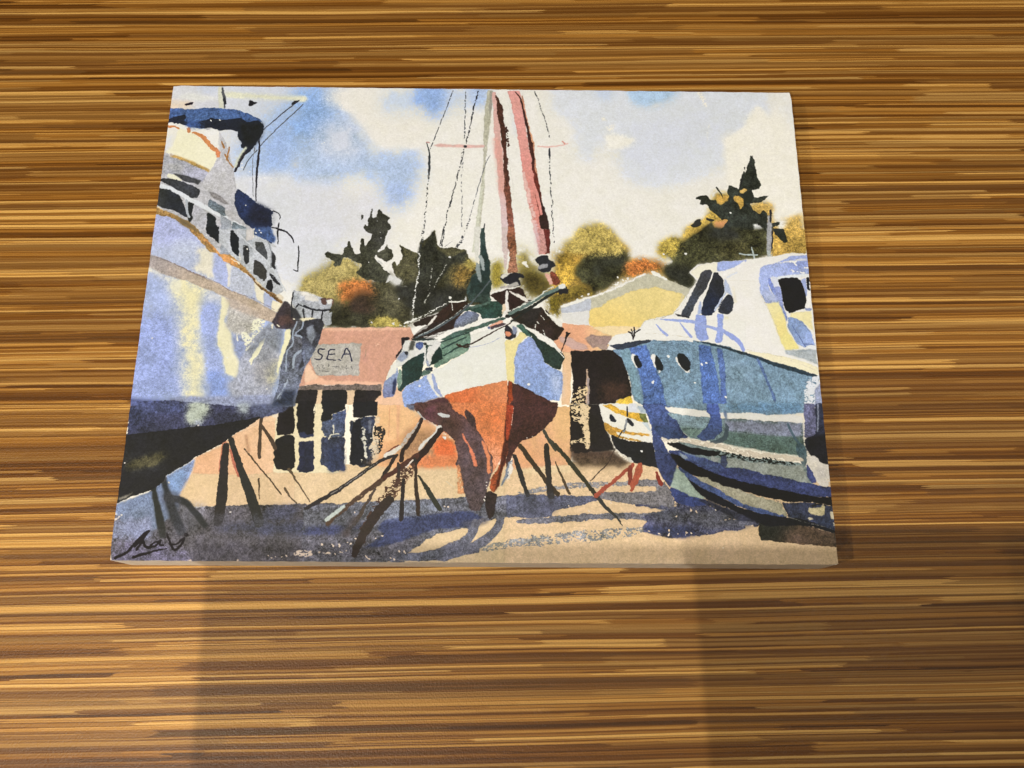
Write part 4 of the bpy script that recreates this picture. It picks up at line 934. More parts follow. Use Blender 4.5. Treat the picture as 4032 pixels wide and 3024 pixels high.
0,212,213,213|0,33,0,100,5|2156,1391,2193,1411,2273,1463,2279,1477,2230,1457,2180,1424
0,41,28,26|0,26,0,100,10|2162,1411,2193,1424,2255,1470,2218,1497,2169,1524,2156,1465
0,29,31,39|0,26,0,100,5|2155,1291,2192,1280,2248,1290,2248,1310,2217,1317,2230,1364,2193,1371,2155,1358
0,157,159,160|0,26,0,100,5|2155,1358,2205,1337,2224,1364,2156,1378
0,35,38,48|0,33,0,100,10|2311,1194,2342,1166,2399,1166,2405,1193,2430,1206,2448,1237,2417,1241,2404,1275,2367,1275,2336,1262,2348,1235,2330,1214
0,145,150,164|0,26,0,100,8|2336,1241,2367,1221,2398,1220,2392,1241,2342,1258
0,184,140,139|13,26,0,100,12|2337,987,2387,986,2387,1076,2392,1145,2342,1160,2349,1070
0,87,38,34|0,33,0,100,12|2368,986,2409,986,2408,1125,2414,1152,2389,1152,2384,1076
0,113,60,46|0,26,0,100,14|2410,1261,2448,1288,2472,1341,2447,1362,2422,1355,2404,1288
0,205,164,155|0,26,0,100,6|2373,1282,2404,1288,2428,1355,2403,1355
0,199,129,90|0,20,0,100,8|1798,2051,1940,2006,2155,1958,2165,2116,1788,2119|2119,1980,1882,2069,191,106,64
0,95,53,36|0,26,0,100,12|2167,1957,2185,1979,2195,2116,2156,2116,2159,2042
0,53,32,27|0,20,0,100,10|2194,1973,2306,2028,2358,2077,2358,2114,2192,2116
0,69,45,49|20,26,0,100,10|1704,2083,1787,2060,1811,2075,1836,2118,1646,2120
0,62,39,36|0,20,0,100,10|2154,2078,2159,1961,2189,1973,2279,2022,2398,2076,2445,2114,2154,2116
0,130,58,30|0,26,0,100,10|2159,1957,2183,1967,2189,2078,2160,2104
1,216,221,226|0,20,0,100,5|2274,1980,11,2279,1982,16
0,196,122,81|0,20,0,100,10|1811,2094,2156,2092,2146,2299,2123,2419,2072,2508,2060,2549,2020,2549,1984,2491,1870,2319,1786,2265,1707,2181|2093,2299,2007,2479,198,129,94
0,194,109,60|418,26,0,60,10|1966,2130,2121,2116,2145,2190,2040,2276,1992,2228
0,216,166,142|251,26,0,70,5|2052,2360,2111,2347,2106,2455,2066,2514
0,82,58,57|0,33,0,100,14|1586,2108,1645,2096,1823,2094,1854,2143,1920,2185,1956,2222,2004,2282,2040,2342,2070,2407,2077,2490,2060,2549,2033,2654,2011,2718,1954,2712,1917,2614,1892,2503,1867,2456,1878,2397,1858,2319,1798,2265,1762,2229,1678,2193,1635,2145|1676,2120,1952,2655,76,66,71
0,85,53,64|209,26,0,80,10|1658,2132,1735,2107,1766,2168,1732,2211,1678,2181
0,94,102,124|26,26,0,100,10|1575,2108,1622,2108,1624,2151,1593,2133
0,53,42,34|230,26,0,70,10|1743,2181,1825,2168,1874,2241,1887,2301,1804,2253
0,62,48,48|0,20,0,100,12|1908,2149,1919,2133,1943,2149,1973,2185,1980,2252,1945,2228,1920,2185
0,205,124,96|0,26,0,100,5|1898,2265,1916,2295,1947,2355,1977,2402,1990,2473,1972,2467,1954,2402,1923,2331,1902,2295
0,201,129,94|0,26,0,100,5|2005,2300,2040,2342,2059,2407,2066,2502,2048,2514,2041,2420,2017,2348
0,176,124,94|0,26,0,60,5|2065,2407,2073,2490,2060,2549,2055,2549,2065,2479
0,198,135,94|0,52,20,80,10|1873,2468,1885,2456,1910,2562,1917,2626,1883,2620,1875,2539
1,207,212,217|0,40,0,100,5|1794,2302,11,1799,2304,16
1,207,212,218|0,40,0,100,5|1782,2168,11,1787,2170,16
1,179,186,192|0,20,0,100,5|1763,2162,13,1784,2171,22,1819,2174,16
1,169,171,174|0,20,0,100,5|1644,2151,8,1666,2181,9,1684,2196,9
0,137,68,39|0,26,0,100,16|2150,2092,2198,2091,2186,2214,2175,2329,2158,2407,2124,2502,2113,2572,2084,2619,2061,2596,2066,2537,2106,2472,2123,2407,2140,2299,2145,2178
0,66,34,23|33,26,0,100,14|2145,2190,2186,2208,2175,2329,2147,2431,2124,2490,2113,2572,2090,2607,2112,2478,2129,2389,2140,2287
0,61,39,35|0,20,0,100,12|2180,2091,2317,2090,2316,2268,2269,2298,2228,2329,2199,2371,2176,2430,2153,2478,2147,2442,2175,2329
1,197,172,157|0,20,20,100,5|2189,2116,3,2181,2238,3,2175,2347,3
0,113,126,145|13,26,0,100,12|2161,2442,2187,2430,2182,2478,2153,2537,2130,2578,2119,2572,2141,2525
0,208,207,205|0,39,20,100,5|2170,2454,2187,2436,2188,2478,2165,2537,2153,2560
0,40,32,31|0,26,0,100,12|2035,2613,2067,2607,2102,2625,2096,2677,2086,2746,2063,2763,2046,2735,2036,2677
1,209,209,208|0,53,0,100,5|2036,2555,7,2039,2557,9
1,209,209,209|0,53,0,100,5|2039,2576,7,2042,2577,9
1,210,209,209|0,53,0,100,5|2029,2642,7,2032,2644,9
1,210,210,209|0,53,0,100,5|2026,2660,7,2029,2661,9
1,209,209,209|0,53,0,100,5|2042,2593,7,2046,2594,9
0,58,37,34|0,26,0,100,14|2172,2091,2451,2089,2439,2151,2415,2194,2367,2249,2302,2298,2243,2316,2208,2347,2185,2407,2162,2442,2161,2238
0,137,57,35|0,26,0,100,12|2148,2104,2190,2104,2184,2214,2161,2317,2149,2317
1,201,183,174|0,20,20,100,5|2190,2116,3,2184,2177,3,2181,2226,3
1,209,211,211|0,20,0,100,5|2366,2249,6,2369,2250,8
1,209,211,211|0,20,0,100,5|2360,2255,6,2363,2256,8
1,209,211,210|0,20,0,100,5|2295,2292,6,2298,2293,8
1,209,210,210|0,20,0,100,5|2266,2298,6,2269,2299,8
1,52,40,34|0,20,0,100,5|1666,2194,20,1628,2279,22,1585,2363,24
1,168,164,162|0,40,15,100,5|1661,2206,13,1594,2297,17,1549,2357,22,1470,2412,20
1,41,32,29|0,26,0,100,5|1667,2200,17,1623,2303,19,1568,2375,21,1561,2435,24
1,94,45,39|0,20,0,100,5|1540,2346,8,1503,2370,7,1469,2400,7
1,198,198,194|0,33,0,100,5|1549,2357,20,1510,2388,22,1470,2412,24
1,39,37,38|0,26,0,100,5|1534,2405,16,1448,2436,20,1347,2507,21,1203,2613,24,1038,2712,20
1,119,118,117|0,20,25,100,5|1425,2448,6,1314,2531,5,1176,2631,5
1,39,34,31|0,26,0,100,5|1528,2411,22,1485,2483,21,1453,2536,20
0,199,202,203|0,33,0,100,5|1756,2235,1774,2226,1785,2241,1769,2272,1712,2320,1672,2363,1650,2387,1654,2351,1700,2308,1751,2260
1,39,29,25|0,33,0,100,5|1780,2253,26,1713,2350,37,1634,2440,39
1,66,42,34|0,33,0,100,5|1645,2410,33,1554,2476,30,1453,2547,26,1353,2624,22
1,133,117,107|0,53,30,100,5|1453,2553,20,1398,2594,16,1332,2647,13
1,71,56,46|0,40,5,100,5|1453,2553,26,1332,2647,26,1212,2746,26,1169,2791,26
1,41,37,34|0,53,0,100,5|1634,2434,29,1635,2476,26
1,97,72,60|0,79,45,100,5|1624,2470,39,1580,2541,46,1515,2629,52,1449,2704,46
1,67,48,40|0,92,38,100,5|1617,2446,39,1546,2553,52,1470,2658,59,1396,2784,52,1346,2903,33
1,45,38,35|0,40,0,100,5|1504,2658,52,1439,2733,59,1397,2801,55,1350,2886,46,1326,2959,33
1,199,194,190|0,40,0,100,5|1622,2431,10,1589,2476,10
1,174,188,192|13,26,0,100,5|1254,2694,18,1200,2740,26,1159,2772,24
1,38,34,33|0,26,0,100,5|1577,2547,18,1575,2628,20,1575,2703,24,1572,2766,26
1,47,38,31|0,26,0,100,5|1641,2476,17,1651,2587,21,1668,2737,22
1,43,46,38|0,26,0,100,5|1660,2520,9,1709,2592,24,1745,2650,30,1781,2708,26
1,49,42,38|0,33,0,100,5|1548,2459,20,1547,2506,17,1551,2529,13
1,67,59,54|0,33,0,100,5|1421,2600,13,1379,2676,17,1317,2790,26
1,67,58,58|84,20,0,80,5|1316,2773,39,1274,2842,46
1,189,182,162|0,20,10,100,5|1812,2551,5,1865,2586,3
1,53,45,33|0,26,0,100,5|2232,2346,25,2290,2430,29,2348,2506,26,2394,2570,24,2440,2622,26
1,40,38,35|0,26,0,100,5|2378,2345,29,2386,2447,33,2392,2535,31,2400,2628,39
1,39,39,38|0,26,0,100,5|2197,2406,22,2226,2489,29,2249,2560,24,2273,2629,22
1,57,59,50|0,26,0,100,5|2367,2255,16,2390,2303,20,2419,2345,24,2431,2369,13
1,47,47,34|0,26,0,100,5|2428,2339,22,2512,2440,26,2597,2551,24,2659,2633,26
1,68,58,43|0,26,0,100,5|2427,2435,6,2464,2523,13,2506,2616,17
1,45,47,47|0,26,0,100,5|2659,2633,26,2710,2696,20,2760,2741,13,2798,2798,5
1,54,43,35|0,26,0,100,5|2762,2367,5,2722,2444,6,2626,2545,6
1,61,66,85|105,20,0,60,5|2278,2629,33,2296,2710,39
1,55,57,65|125,20,0,60,5|2400,2628,39,2405,2686,39
1,93,97,114|0,26,0,100,14|2126,2751,39,2098,2820,46,2036,2877,52,1946,2928,46,1812,2979,26
1,93,97,114|0,26,0,100,14|1983,2786,46,1962,2849,46,1912,2900,39,1805,2940,26
0,75,76,85|84,26,0,60,14|1898,2781,2012,2763,2069,2769,2012,2797,1932,2804
0,73,75,84|146,26,0,45,16|1235,2751,1361,2762,1342,2830,1252,2853
0,66,67,76|125,26,0,60,16|524,2744,621,2744,622,2812,531,2812
0,65,68,78|125,26,0,60,16|740,2743,832,2742,838,2816,753,2817
0,68,69,79|146,26,0,45,16|205,2826,396,2813,413,2869,224,2887
0,68,72,90|125,26,0,55,16|2255,2670,2440,2669,2433,2721,2255,2733
0,209,180,72|0,26,0,100,10|2792,2073,2864,2042,2875,2073,2874,2110,2767,2111
0,213,217,215|0,20,0,100,3|2684,2094,2922,2092,2950,2147,2971,2208,2984,2269,2979,2320,2926,2320,2832,2294,2744,2276,2716,2234,2699,2186,2689,2137
0,199,161,62|0,26,0,100,12|2696,2100,2755,2099,2802,2130,2861,2141,2932,2153,2955,2165,2960,2202,2930,2202,2824,2166,2731,2124
0,107,116,66|0,26,0,100,10|2914,2147,2950,2153,2966,2202,2942,2208,2919,2178
0,200,209,223|20,26,0,100,4|2857,2092,2898,2092,2914,2147,2849,2142
0,161,179,198|20,26,0,100,6|2898,2098,2940,2110,2962,2147,2920,2147
0,192,150,68|0,26,0,100,12|2705,2198,2757,2228,2869,2263,2975,2272,2974,2284,2868,2279,2780,2258,2763,2240,2786,2276,2838,2294,2920,2311,2914,2320,2832,2303,2744,2279,2716,2246
0,162,127,59|20,26,0,100,12|2710,2216,2745,2234,2780,2264,2739,2270,2716,2240
0,184,199,211|13,26,0,100,5|2924,2202,2960,2202,2981,2269,2975,2257,2947,2226
0,29,35,45|0,26,0,100,5|2738,2179,2748,2145,2771,2179,2788,2206,2752,2200
0,29,35,45|0,26,0,100,5|2842,2178,2865,2184,2885,2224,2870,2227,2841,2206
1,29,30,35|0,20,0,100,5|2844,2111,8,2845,2166,9
1,126,134,146|0,20,0,100,5|2839,2191,10,2828,2233,11,2822,2258,13
1,35,33,30|0,26,0,100,5|2828,2239,6,2803,2270,5,2784,2312,5,2765,2373,5
0,26,28,31|0,20,0,100,8|2744,2273,2785,2294,2867,2318,2984,2320,2994,2383,3025,2472,2979,2460,2874,2443,2834,2408,2783,2366,2760,2343
1,204,205,203|0,40,15,100,5|2760,2337,3,2777,2366,5,2817,2402,7,2863,2431,9
1,212,217,224|0,20,0,100,5|2916,2373,9,2920,2374,13
1,211,216,223|0,20,0,100,5|2850,2414,9,2854,2415,13
1,211,216,223|0,20,0,100,5|2861,2431,9,2865,2433,13
0,187,189,185|0,33,0,100,5|2834,2408,2852,2408,2874,2443,2845,2438
1,142,71,55|0,33,0,100,5|2868,2455,22,2790,2515,20,2719,2574,20,2654,2627,26
1,112,53,42|0,33,0,100,5|2850,2467,26,2848,2520,22,2844,2561,20
1,151,79,59|0,40,0,100,5|2909,2455,30,2889,2508,39,2867,2555,33,2851,2596,16
1,117,46,34|0,26,0,100,5|3000,2496,13,3008,2531,26,3021,2560,24
1,218,198,170|0,20,0,100,5|3010,2478,7,3022,2525,8,3033,2548,9
0,70,90,149|0,26,0,100,14|2928,2092,3090,2090,3109,2182,3164,2267,3080,2292,3032,2298,3076,2382,3120,2436,3086,2542,3067,2572,3034,2531,3002,2448,2984,2323,2982,2232,2961,2159|3023,2109,3035,2501,46,55,86
0,218,222,226|0,20,0,100,2|3246,1266,3299,1218,3426,1196,3616,1181,3743,1159,3871,1137,3973,1133,3975,1381,3977,1748,3971,1901,3808,1865,3573,1765,3393,1728,3247,1703,3028,1692,2905,1713,2908,1654,2984,1582,3133,1541,3294,1320
0,216,221,224|0,20,0,100,2|2741,1727,2791,1675,2921,1641,2972,1582,3077,1568,3200,1573,3515,1571,3568,1583,3556,1752,3375,1728,3224,1703,3010,1699,2765,1740
0,220,223,213|0,20,0,100,4|3253,1266,3319,1218,3433,1196,3430,1251,3339,1299,3295,1306
0,151,170,225|0,20,0,100,8|3426,1196,3609,1184,3589,1208,3549,1236,3472,1257,3416,1258
0,220,224,229|0,20,0,100,5|3441,1264,3524,1230,3590,1188,3602,1201,3548,1250,3457,1298
0,193,207,233|0,26,0,60,5|3470,1298,3548,1250,3540,1270,3469,1311
0,152,170,226|0,26,0,100,10|3701,1221,3804,1193,3870,1158,3972,1143,3976,1163,3803,1199,3751,1227,3738,1302,3713,1302,3671,1357,3672,1269,3684,1235
0,152,170,222|0,33,0,100,12|3701,1221,3816,1199,3981,1184,3972,1273,3795,1295,3732,1295,3721,1356,3748,1416,3781,1462,3694,1463,3668,1397,3671,1276
0,127,145,209|146,26,0,70,12|3854,1192,3976,1170,3978,1218,3925,1246,3850,1233
0,211,222,235|26,33,0,100,5|3783,1288,3961,1266,3971,1286,3857,1301,3781,1308
1,224,229,235|0,53,15,100,5|3892,1192,9,3903,1212,14
1,224,229,235|0,53,15,100,5|3945,1229,9,3970,1235,14
1,224,229,235|0,53,15,100,5|3867,1192,9,3904,1192,14
1,223,229,234|0,53,15,100,5|3868,1243,9,3880,1253,14
1,223,229,235|0,53,15,100,5|3899,1253,9,3948,1266,14
0,115,135,202|13,26,0,100,10|3726,1302,3738,1302,3804,1489,3823,1555,3808,1581,3769,1463,3728,1356
0,197,207,227|0,26,0,100,4|3746,1288,3776,1295,3792,1329,3787,1396,3753,1356
0,139,155,212|0,26,0,100,10|3759,1356,3796,1355,3801,1449,3804,1489,3765,1436
0,176,189,222|167,26,0,80,10|3676,1383,3761,1409,3781,1462,3689,1450
0,220,216,170|26,26,0,100,4|3700,1463,3776,1449,3805,1542,3815,1646,3845,1724,3794,1750,3762,1686,3734,1582|3719,1463,3766,1647,221,212,147
0,220,216,174|20,26,0,100,4|3844,1528,3963,1507,3968,1645,3918,1593,3835,1554
0,221,215,151|26,26,0,100,4|3804,1633,3826,1659,3879,1749,3793,1763,3761,1699
1,192,186,169|0,33,40,100,5|3662,1397,5,3694,1463,4,3735,1568,4,3762,1686,3
0,23,24,26|0,26,0,100,5|3781,1308,3826,1301,3895,1294,3925,1314,3939,1367,3944,1448,3927,1494,3837,1528,3814,1508,3801,1449,3796,1362
0,22,25,30|0,20,0,100,5|3955,1293,3971,1293,3969,1381,3954,1374
0,151,168,217|0,20,0,100,8|3919,1307,3951,1300,3956,1381,3945,1434,3939,1367
0,224,228,233|0,20,0,100,5|3956,1381,3975,1381,3972,1481,3940,1487
0,136,151,198|0,26,0,100,5|3927,1494,3971,1490,3969,1507,3926,1507
0,123,148,196|0,20,0,100,10|3823,1555,3848,1548,3907,1580,3950,1645,3967,1723,3930,1729,3904,1742,3858,1717,3827,1646,3815,1614|3870,1580,3870,1711,143,167,222
1,85,106,167|0,26,0,100,5|3843,1607,5,3885,1685,5,3911,1736,6
1,85,106,167|0,26,0,100,5|3907,1717,5,3967,1726,6
0,215,223,233|0,26,0,100,5|3918,1729,3970,1723,3970,1755,3903,1752
0,162,174,187|20,26,0,100,10|3786,1763,3879,1752,3970,1755,3973,1851,3898,1813,3791,1782
0,136,152,169|20,26,0,100,5|3805,1756,3964,1758,3877,1768
0,221,220,197|0,20,0,100,4|3561,1765,3693,1783,3849,1814,3972,1863,3971,1908,3808,1865,3679,1815,3572,1778
1,192,189,177|0,20,30,100,5|3561,1758,3,3663,1777,3,3765,1801,3
1,193,190,178|0,20,30,100,5|3812,1820,3,3964,1883,3
1,204,205,201|0,20,20,100,5|3493,1318,3,3543,1317,3,3668,1323,3
1,204,205,201|0,20,20,100,5|3246,1273,3,3324,1218,3,3426,1203,3
0,56,59,67|0,26,0,100,12|3322,1266,3347,1252,3379,1251,3390,1272,3354,1360,3313,1414,3272,1480,3231,1563,3182,1547,3230,1454,3293,1333|3333,1286,3259,1494,60,67,82
0,36,38,46|0,20,0,100,5|3134,1531,3189,1541,3237,1553,3231,1563,3158,1548
0,37,40,47|0,26,0,100,12|3397,1265,3422,1265,3450,1312,3459,1372,3435,1452,3394,1512,3367,1539,3317,1553,3303,1533,3323,1453,3366,1353|3418,1319,3346,1486,31,40,64
0,42,47,58|0,26,0,100,12|3406,1512,3435,1452,3475,1405,3499,1419,3505,1465,3493,1511,3466,1538,3417,1532
1,219,223,226|0,20,0,100,5|3390,1272,9,3353,1373,9,3309,1480,8
1,179,194,224|0,20,0,100,5|3463,1392,8,3429,1446,10,3388,1512,13
0,170,186,218|13,26,0,100,6|3457,1305,3485,1345,3494,1399,3499,1419,3475,1399,3458,1385
0,156,175,219|26,26,0,100,5|3298,1467,3311,1454,3306,1533,3281,1546
1,211,210,192|39,20,0,60,5|3509,1358,7,3515,1452,20
0,208,211,188|39,26,0,70,5|3416,1552,3466,1545,3476,1571,3439,1571
0,139,159,223|0,26,0,100,8|3275,1540,3336,1552,3332,1624,3335,1676,3346,1696,3296,1709,3267,1684,3261,1625,3269,1586
0,139,159,223|0,26,0,100,8|3405,1532,3438,1538,3430,1624,3424,1714,3387,1721,3379,1702,3397,1650
1,144,163,222|0,20,0,100,5|3064,1573,7,3156,1577,17,3254,1586,20,3350,1618,18,3429,1643,26,3487,1688,26
1,139,158,223|0,20,0,100,5|3458,1656,26,3516,1707,29,3543,1759,20
1,143,162,221|0,20,0,100,5|3032,1604,6,3067,1646,13,3096,1672,17
1,144,162,221|0,20,0,100,5|3174,1590,6,3208,1639,13,3237,1681,17
1,139,137,128|0,20,20,80,5|2908,1654,3,2945,1621,3,2978,1582,3,3058,1568,3,3121,1538,3,3185,1495,3,3240,1394,3
1,189,187,175|0,20,30,100,5|2968,1660,3,3060,1666,3,3151,1675,3,3236,1684,3
1,42,39,41|0,26,0,100,5|2866,1651,8,2889,1667,10,2894,1703,6
1,42,39,41|0,26,0,100,5|2903,1625,8,2903,1667,10,2895,1693,6
1,42,39,41|0,26,0,100,5|2939,1638,8,2908,1661,6
1,42,39,41|0,26,0,100,5|2884,1635,8,2893,1661,6
0,107,136,163|0,20,0,100,12|2764,1765,2813,1758,3010,1705,3193,1704,3374,1734,3554,1784,3531,2105,2945,2110,2887,2072,2877,2036,2868,1942,2824,1816
0,111,143,164|20,26,0,100,12|2813,1765,2874,1758,2911,1910,2935,2072,2887,2072,2873,1961,2835,1848
0,79,108,171|0,33,0,100,14|2868,1752,2972,1731,2994,1802,3026,1897,3058,1985,3067,2071,3077,2109,2940,2110,2937,2011,2923,1910,2884,1815
0,77,106,169|0,33,0,100,14|3283,1735,3356,1741,3368,1843,3385,1957,3381,2106,3292,2107,3288,1970,3284,1831
0,78,104,165|0,26,0,100,12|3385,1753,3422,1760,3432,1874,3431,1981,3423,2106,3381,2106,3398,1938
0,44,52,67|0,33,0,100,10|2741,1740,2888,1713,3010,1699,2985,1718,2874,1752,2801,1765,2789,1759
0,35,50,62|0,33,0,100,10|3242,1706,3375,1728,3502,1765,3554,1784,3553,1797,3433,1766,3313,1735
1,57,72,90|0,20,20,80,5|3009,1725,3,3131,1724,3,3240,1732,3
0,215,220,222|0,20,0,100,5|2879,1790,2897,1787,2915,1809,2918,1885,2898,1866,2881,1828
0,24,29,32|0,20,0,100,5|2894,1803,2915,1796,2938,1840,2940,1872,2918,1882,2898,1847
0,216,220,223|0,20,0,100,5|2998,1786,3019,1789,3024,1814,3026,1890,3010,1859,2997,1808
0,24,29,32|0,20,0,100,5|3022,1792,3053,1827,3067,1871,3056,1896,3026,1890,3016,1846
0,219,223,225|0,26,0,100,5|3033,1890,3050,1893,3044,1906,3035,1906
0,217,221,224|0,20,0,100,5|3139,1807,3157,1807,3184,1876,3215,1870,3220,1889,3201,1902,3161,1864,3141,1832
0,24,29,32|0,20,0,100,5|3152,1791,3177,1781,3206,1803,3228,1844,3220,1882,3195,1895,3172,1870,3150,1826
1,217,224,229|0,46,0,100,5|3095,1801,11,3100,1803,16
1,218,225,230|0,46,0,100,5|3286,1857,11,3291,1859,16
1,218,225,230|0,46,0,100,5|3295,1850,11,3300,1852,16
1,218,225,230|0,46,0,100,5|3244,1964,11,3249,1966,16
0,114,154,190|20,26,0,100,5|3283,1844,3301,1850,3293,1869,3285,1863
0,108,137,163|0,20,0,100,12|3247,1703,3453,1740,3619,1803,3809,1858,3926,1902,3972,1920,3967,2102,3225,2107
0,77,106,169|0,26,0,100,14|3277,1729,3349,1741,3380,1932,3387,2106,3285,2107,3283,1939
0,78,104,165|0,26,0,100,12|3385,1747,3418,1760,3426,1874,3422,2106,3381,2106,3395,1969
0,35,51,62|0,33,0,100,10|3247,1710,3332,1712,3452,1746,3572,1778,3690,1821,3809,1858,3938,1902,3972,1920,3924,1921,3806,1884,3688,1847,3571,1797,3451,1759,3331,1728
0,81,106,155|0,20,0,100,10|3613,1803,3636,1822,3659,1904,3684,1979,3713,2066,3704,2091,3666,1967,3632,1873
0,153,177,201|523,26,0,35,5|3448,1811,3537,1842,3558,1968,3465,2000
0,217,221,224|0,20,0,100,5|3145,1807,3162,1826,3189,1889,3213,1895,3226,1870,3218,1901,3194,1905,3155,1851,3141,1826
0,24,29,32|0,20,0,100,5|3148,1797,3164,1781,3200,1800,3222,1844,3219,1882,3195,1895,3172,1870,3155,1839
1,217,224,229|0,46,0,100,5|3096,1802,10,3100,1804,14
1,218,225,230|0,46,0,100,5|3289,1853,10,3293,1855,14
1,218,225,230|0,46,0,100,5|3243,1964,10,3248,1966,14
1,220,226,231|0,46,0,100,5|3418,2047,10,3423,2049,14
1,218,225,230|0,46,0,100,5|3314,1844,10,3318,1846,14
1,216,223,229|0,46,0,100,5|2997,1960,10,3001,1962,14
0,204,213,227|0,78,12,100,6|3911,1927,3967,1914,3974,1964,3967,2102,3871,2102,3887,1990
0,139,151,184|26,26,0,100,12|3940,2002,3974,1964,3973,2102,3931,2102
0,112,140,163|0,26,0,100,12|3250,2089,3873,2084,3868,2140,3664,2154,3384,2143,3064,2109
0,97,132,165|125,26,0,100,12|3430,2088,3849,2084,3844,2134,3605,2142,3427,2131
0,123,148,163|0,26,0,100,14|3068,2146,3187,2157,3323,2169,3850,2201,3845,2389,3733,2383,3588,2361,3355,2314,3203,2297,3124,2219|3245,2181,3532,2319,88,108,104
0,124,133,157|105,26,0,100,12|3400,2180,3850,2201,3843,2280,3683,2275,3419,2247
0,77,98,94|84,26,0,100,14|3418,2259,3683,2282,3842,2286,3857,2389,3646,2372,3414,2326,3368,2308
0,97,120,116|84,26,0,100,12|3136,2225,3254,2236,3312,2254,3239,2291,3192,2291,3158,2255
0,218,222,222|0,39,0,100,3|3058,2109,3129,2115,3307,2135,3317,2169,3258,2169,3098,2146,3069,2127
0,221,225,225|0,59,0,100,3|3367,2134,3414,2143,3557,2142,3664,2154,3855,2152,3850,2201,3602,2185,3424,2177,3383,2156
0,70,90,148|0,33,0,100,14|2981,2091,3059,2091,3080,2158,3126,2188,3158,2249,3192,2291,3061,2304,3026,2292,2983,2202,2928,2092|3040,2122,3092,2280,49,62,97
0,75,98,169|0,26,0,100,12|3310,2089,3370,2088,3383,2156,3389,2253,3333,2296,3273,2315,3233,2285,3302,2218,3323,2169,3301,2138|3351,2107,3328,2278,62,79,120
1,81,102,136|20,20,0,80,5|3411,2143,17,3412,2180,13
1,56,70,79|0,26,0,85,5|3409,2211,13,3413,2241,24,3392,2296,26,3320,2320,20
1,68,92,106|0,20,0,90,5|3766,2208,13,3795,2281,15,3827,2329,17
0,61,84,96|0,26,0,85,12|3804,2323,3840,2317,3859,2359,3860,2418,3838,2466,3799,2377
1,49,64,67|0,20,30,100,5|3159,2237,3,3301,2239,3,3478,2253,3,3666,2267,3
0,48,64,100|39,26,0,100,12|2982,2220,3065,2225,3157,2267,3180,2291,3132,2298,3038,2292,3004,2256
0,98,102,136|0,26,0,100,16|3867,2084,3933,2084,3931,2225,3914,2280,3854,2286
0,46,52,74|0,26,0,100,14|3933,2084,3975,2083,3975,2267,3970,2436,3935,2430,3880,2388,3855,2347,3853,2298,3922,2262|3949,2164,3926,2406,25,27,35
0,27,28,31|84,26,0,100,10|3866,2286,3975,2267,3972,2441,3924,2418,3870,2371
1,138,148,174|13,20,0,100,5|3950,2090,8,3932,2249,8
0,209,208,204|0,39,5,100,10|3856,2395,3904,2388,3935,2430,3975,2441,3969,2560,3932,2577,3900,2548,3873,2466,3852,2436
0,153,153,150|146,26,0,50,15|3896,2466,3967,2465,3967,2524,3913,2536
0,117,135,138|0,33,0,100,12|3132,2310,3295,2345,3410,2380,3584,2408,3759,2425,3840,2442,3871,2490,3875,2572,3749,2538,3578,2492,3404,2469,3289,2434,3145,2394
0,201,195,182|0,59,18,100,6|3138,2298,3203,2297,3331,2320,3471,2355,3610,2384,3820,2407,3841,2425,3759,2425,3585,2402,3469,2385,3365,2350,3260,2333,3137,2316
0,205,198,185|0,59,0,100,5|3517,2367,3832,2401,3842,2419,3644,2402,3527,2385
0,200,197,188|0,59,25,100,5|3026,2292,3062,2292,3132,2304,3119,2322,3060,2322,3031,2311
0,22,24,25|0,33,0,100,6|3054,2322,3131,2322,3200,2345,3294,2363,3375,2374,3326,2404,3210,2387,3129,2364,3071,2334
0,25,30,29|0,91,45,100,5|3329,2368,3469,2385,3643,2408,3793,2437,3757,2455,3606,2432,3466,2421,3350,2398
0,140,150,148|0,52,0,100,10|3397,2404,3583,2432,3745,2449,3828,2448,3856,2525,3864,2554,3750,2532,3601,2497,3405,2457
0,53,63,105|0,39,0,100,14|3070,2364,3140,2370,3209,2399,3325,2422,3393,2463,3463,2463,3601,2497,3750,2526,3864,2554,3979,2571,3976,2630,3824,2619,3571,2580,3343,2517,3171,2459,3081,2388
0,68,84,129|84,26,0,100,12|3117,2370,3290,2422,3382,2457,3344,2493,3230,2447,3127,2400
0,150,160,163|0,33,0,100,8|3309,2393,3361,2410,3348,2434,3313,2422
0,133,148,167|0,33,0,100,8|3128,2382,3174,2394,3185,2417,3144,2412
0,59,69,98|0,26,0,100,10|3368,2398,3398,2392,3407,2434,3392,2469,3359,2446
0,65,75,126|0,26,0,100,10|3853,2430,3882,2490,3900,2548,3865,2549,3847,2496
0,20,21,22|0,26,0,100,6|3063,2385,3116,2388,3184,2429,3286,2482,3401,2522,3515,2551,3687,2585,3858,2619,3976,2630,3975,2676,3884,2659,3739,2654,3568,2621,3397,2575,3283,2541,3169,2494,3102,2436
0,48,55,77|0,26,0,100,16|3488,2598,3716,2660,3855,2659,3980,2676,3977,2825,3843,2786,3720,2741,3692,2661,3625,2638
0,146,158,147|0,26,0,100,8|3094,2477,3112,2459,3157,2495,3189,2553,3244,2605,3277,2646,3197,2623,3124,2583,3067,2560,3080,2519
0,65,82,128|0,33,0,100,12|3119,2453,3170,2483,3248,2541,3339,2581,3450,2645,3563,2684,3710,2730,3714,2747,3560,2725,3392,2657,3279,2599,3201,2553,3134,2501
0,155,155,138|0,52,0,100,10|3209,2512,3284,2523,3369,2564,3454,2586,3568,2627,3692,2661,3714,2741,3619,2707,3506,2679,3394,2622,3328,2570,3253,2553
0,52,65,115|0,26,0,100,12|3066,2572,3129,2589,3220,2629,3276,2652,3263,2675,3193,2687,3102,2664,3076,2618
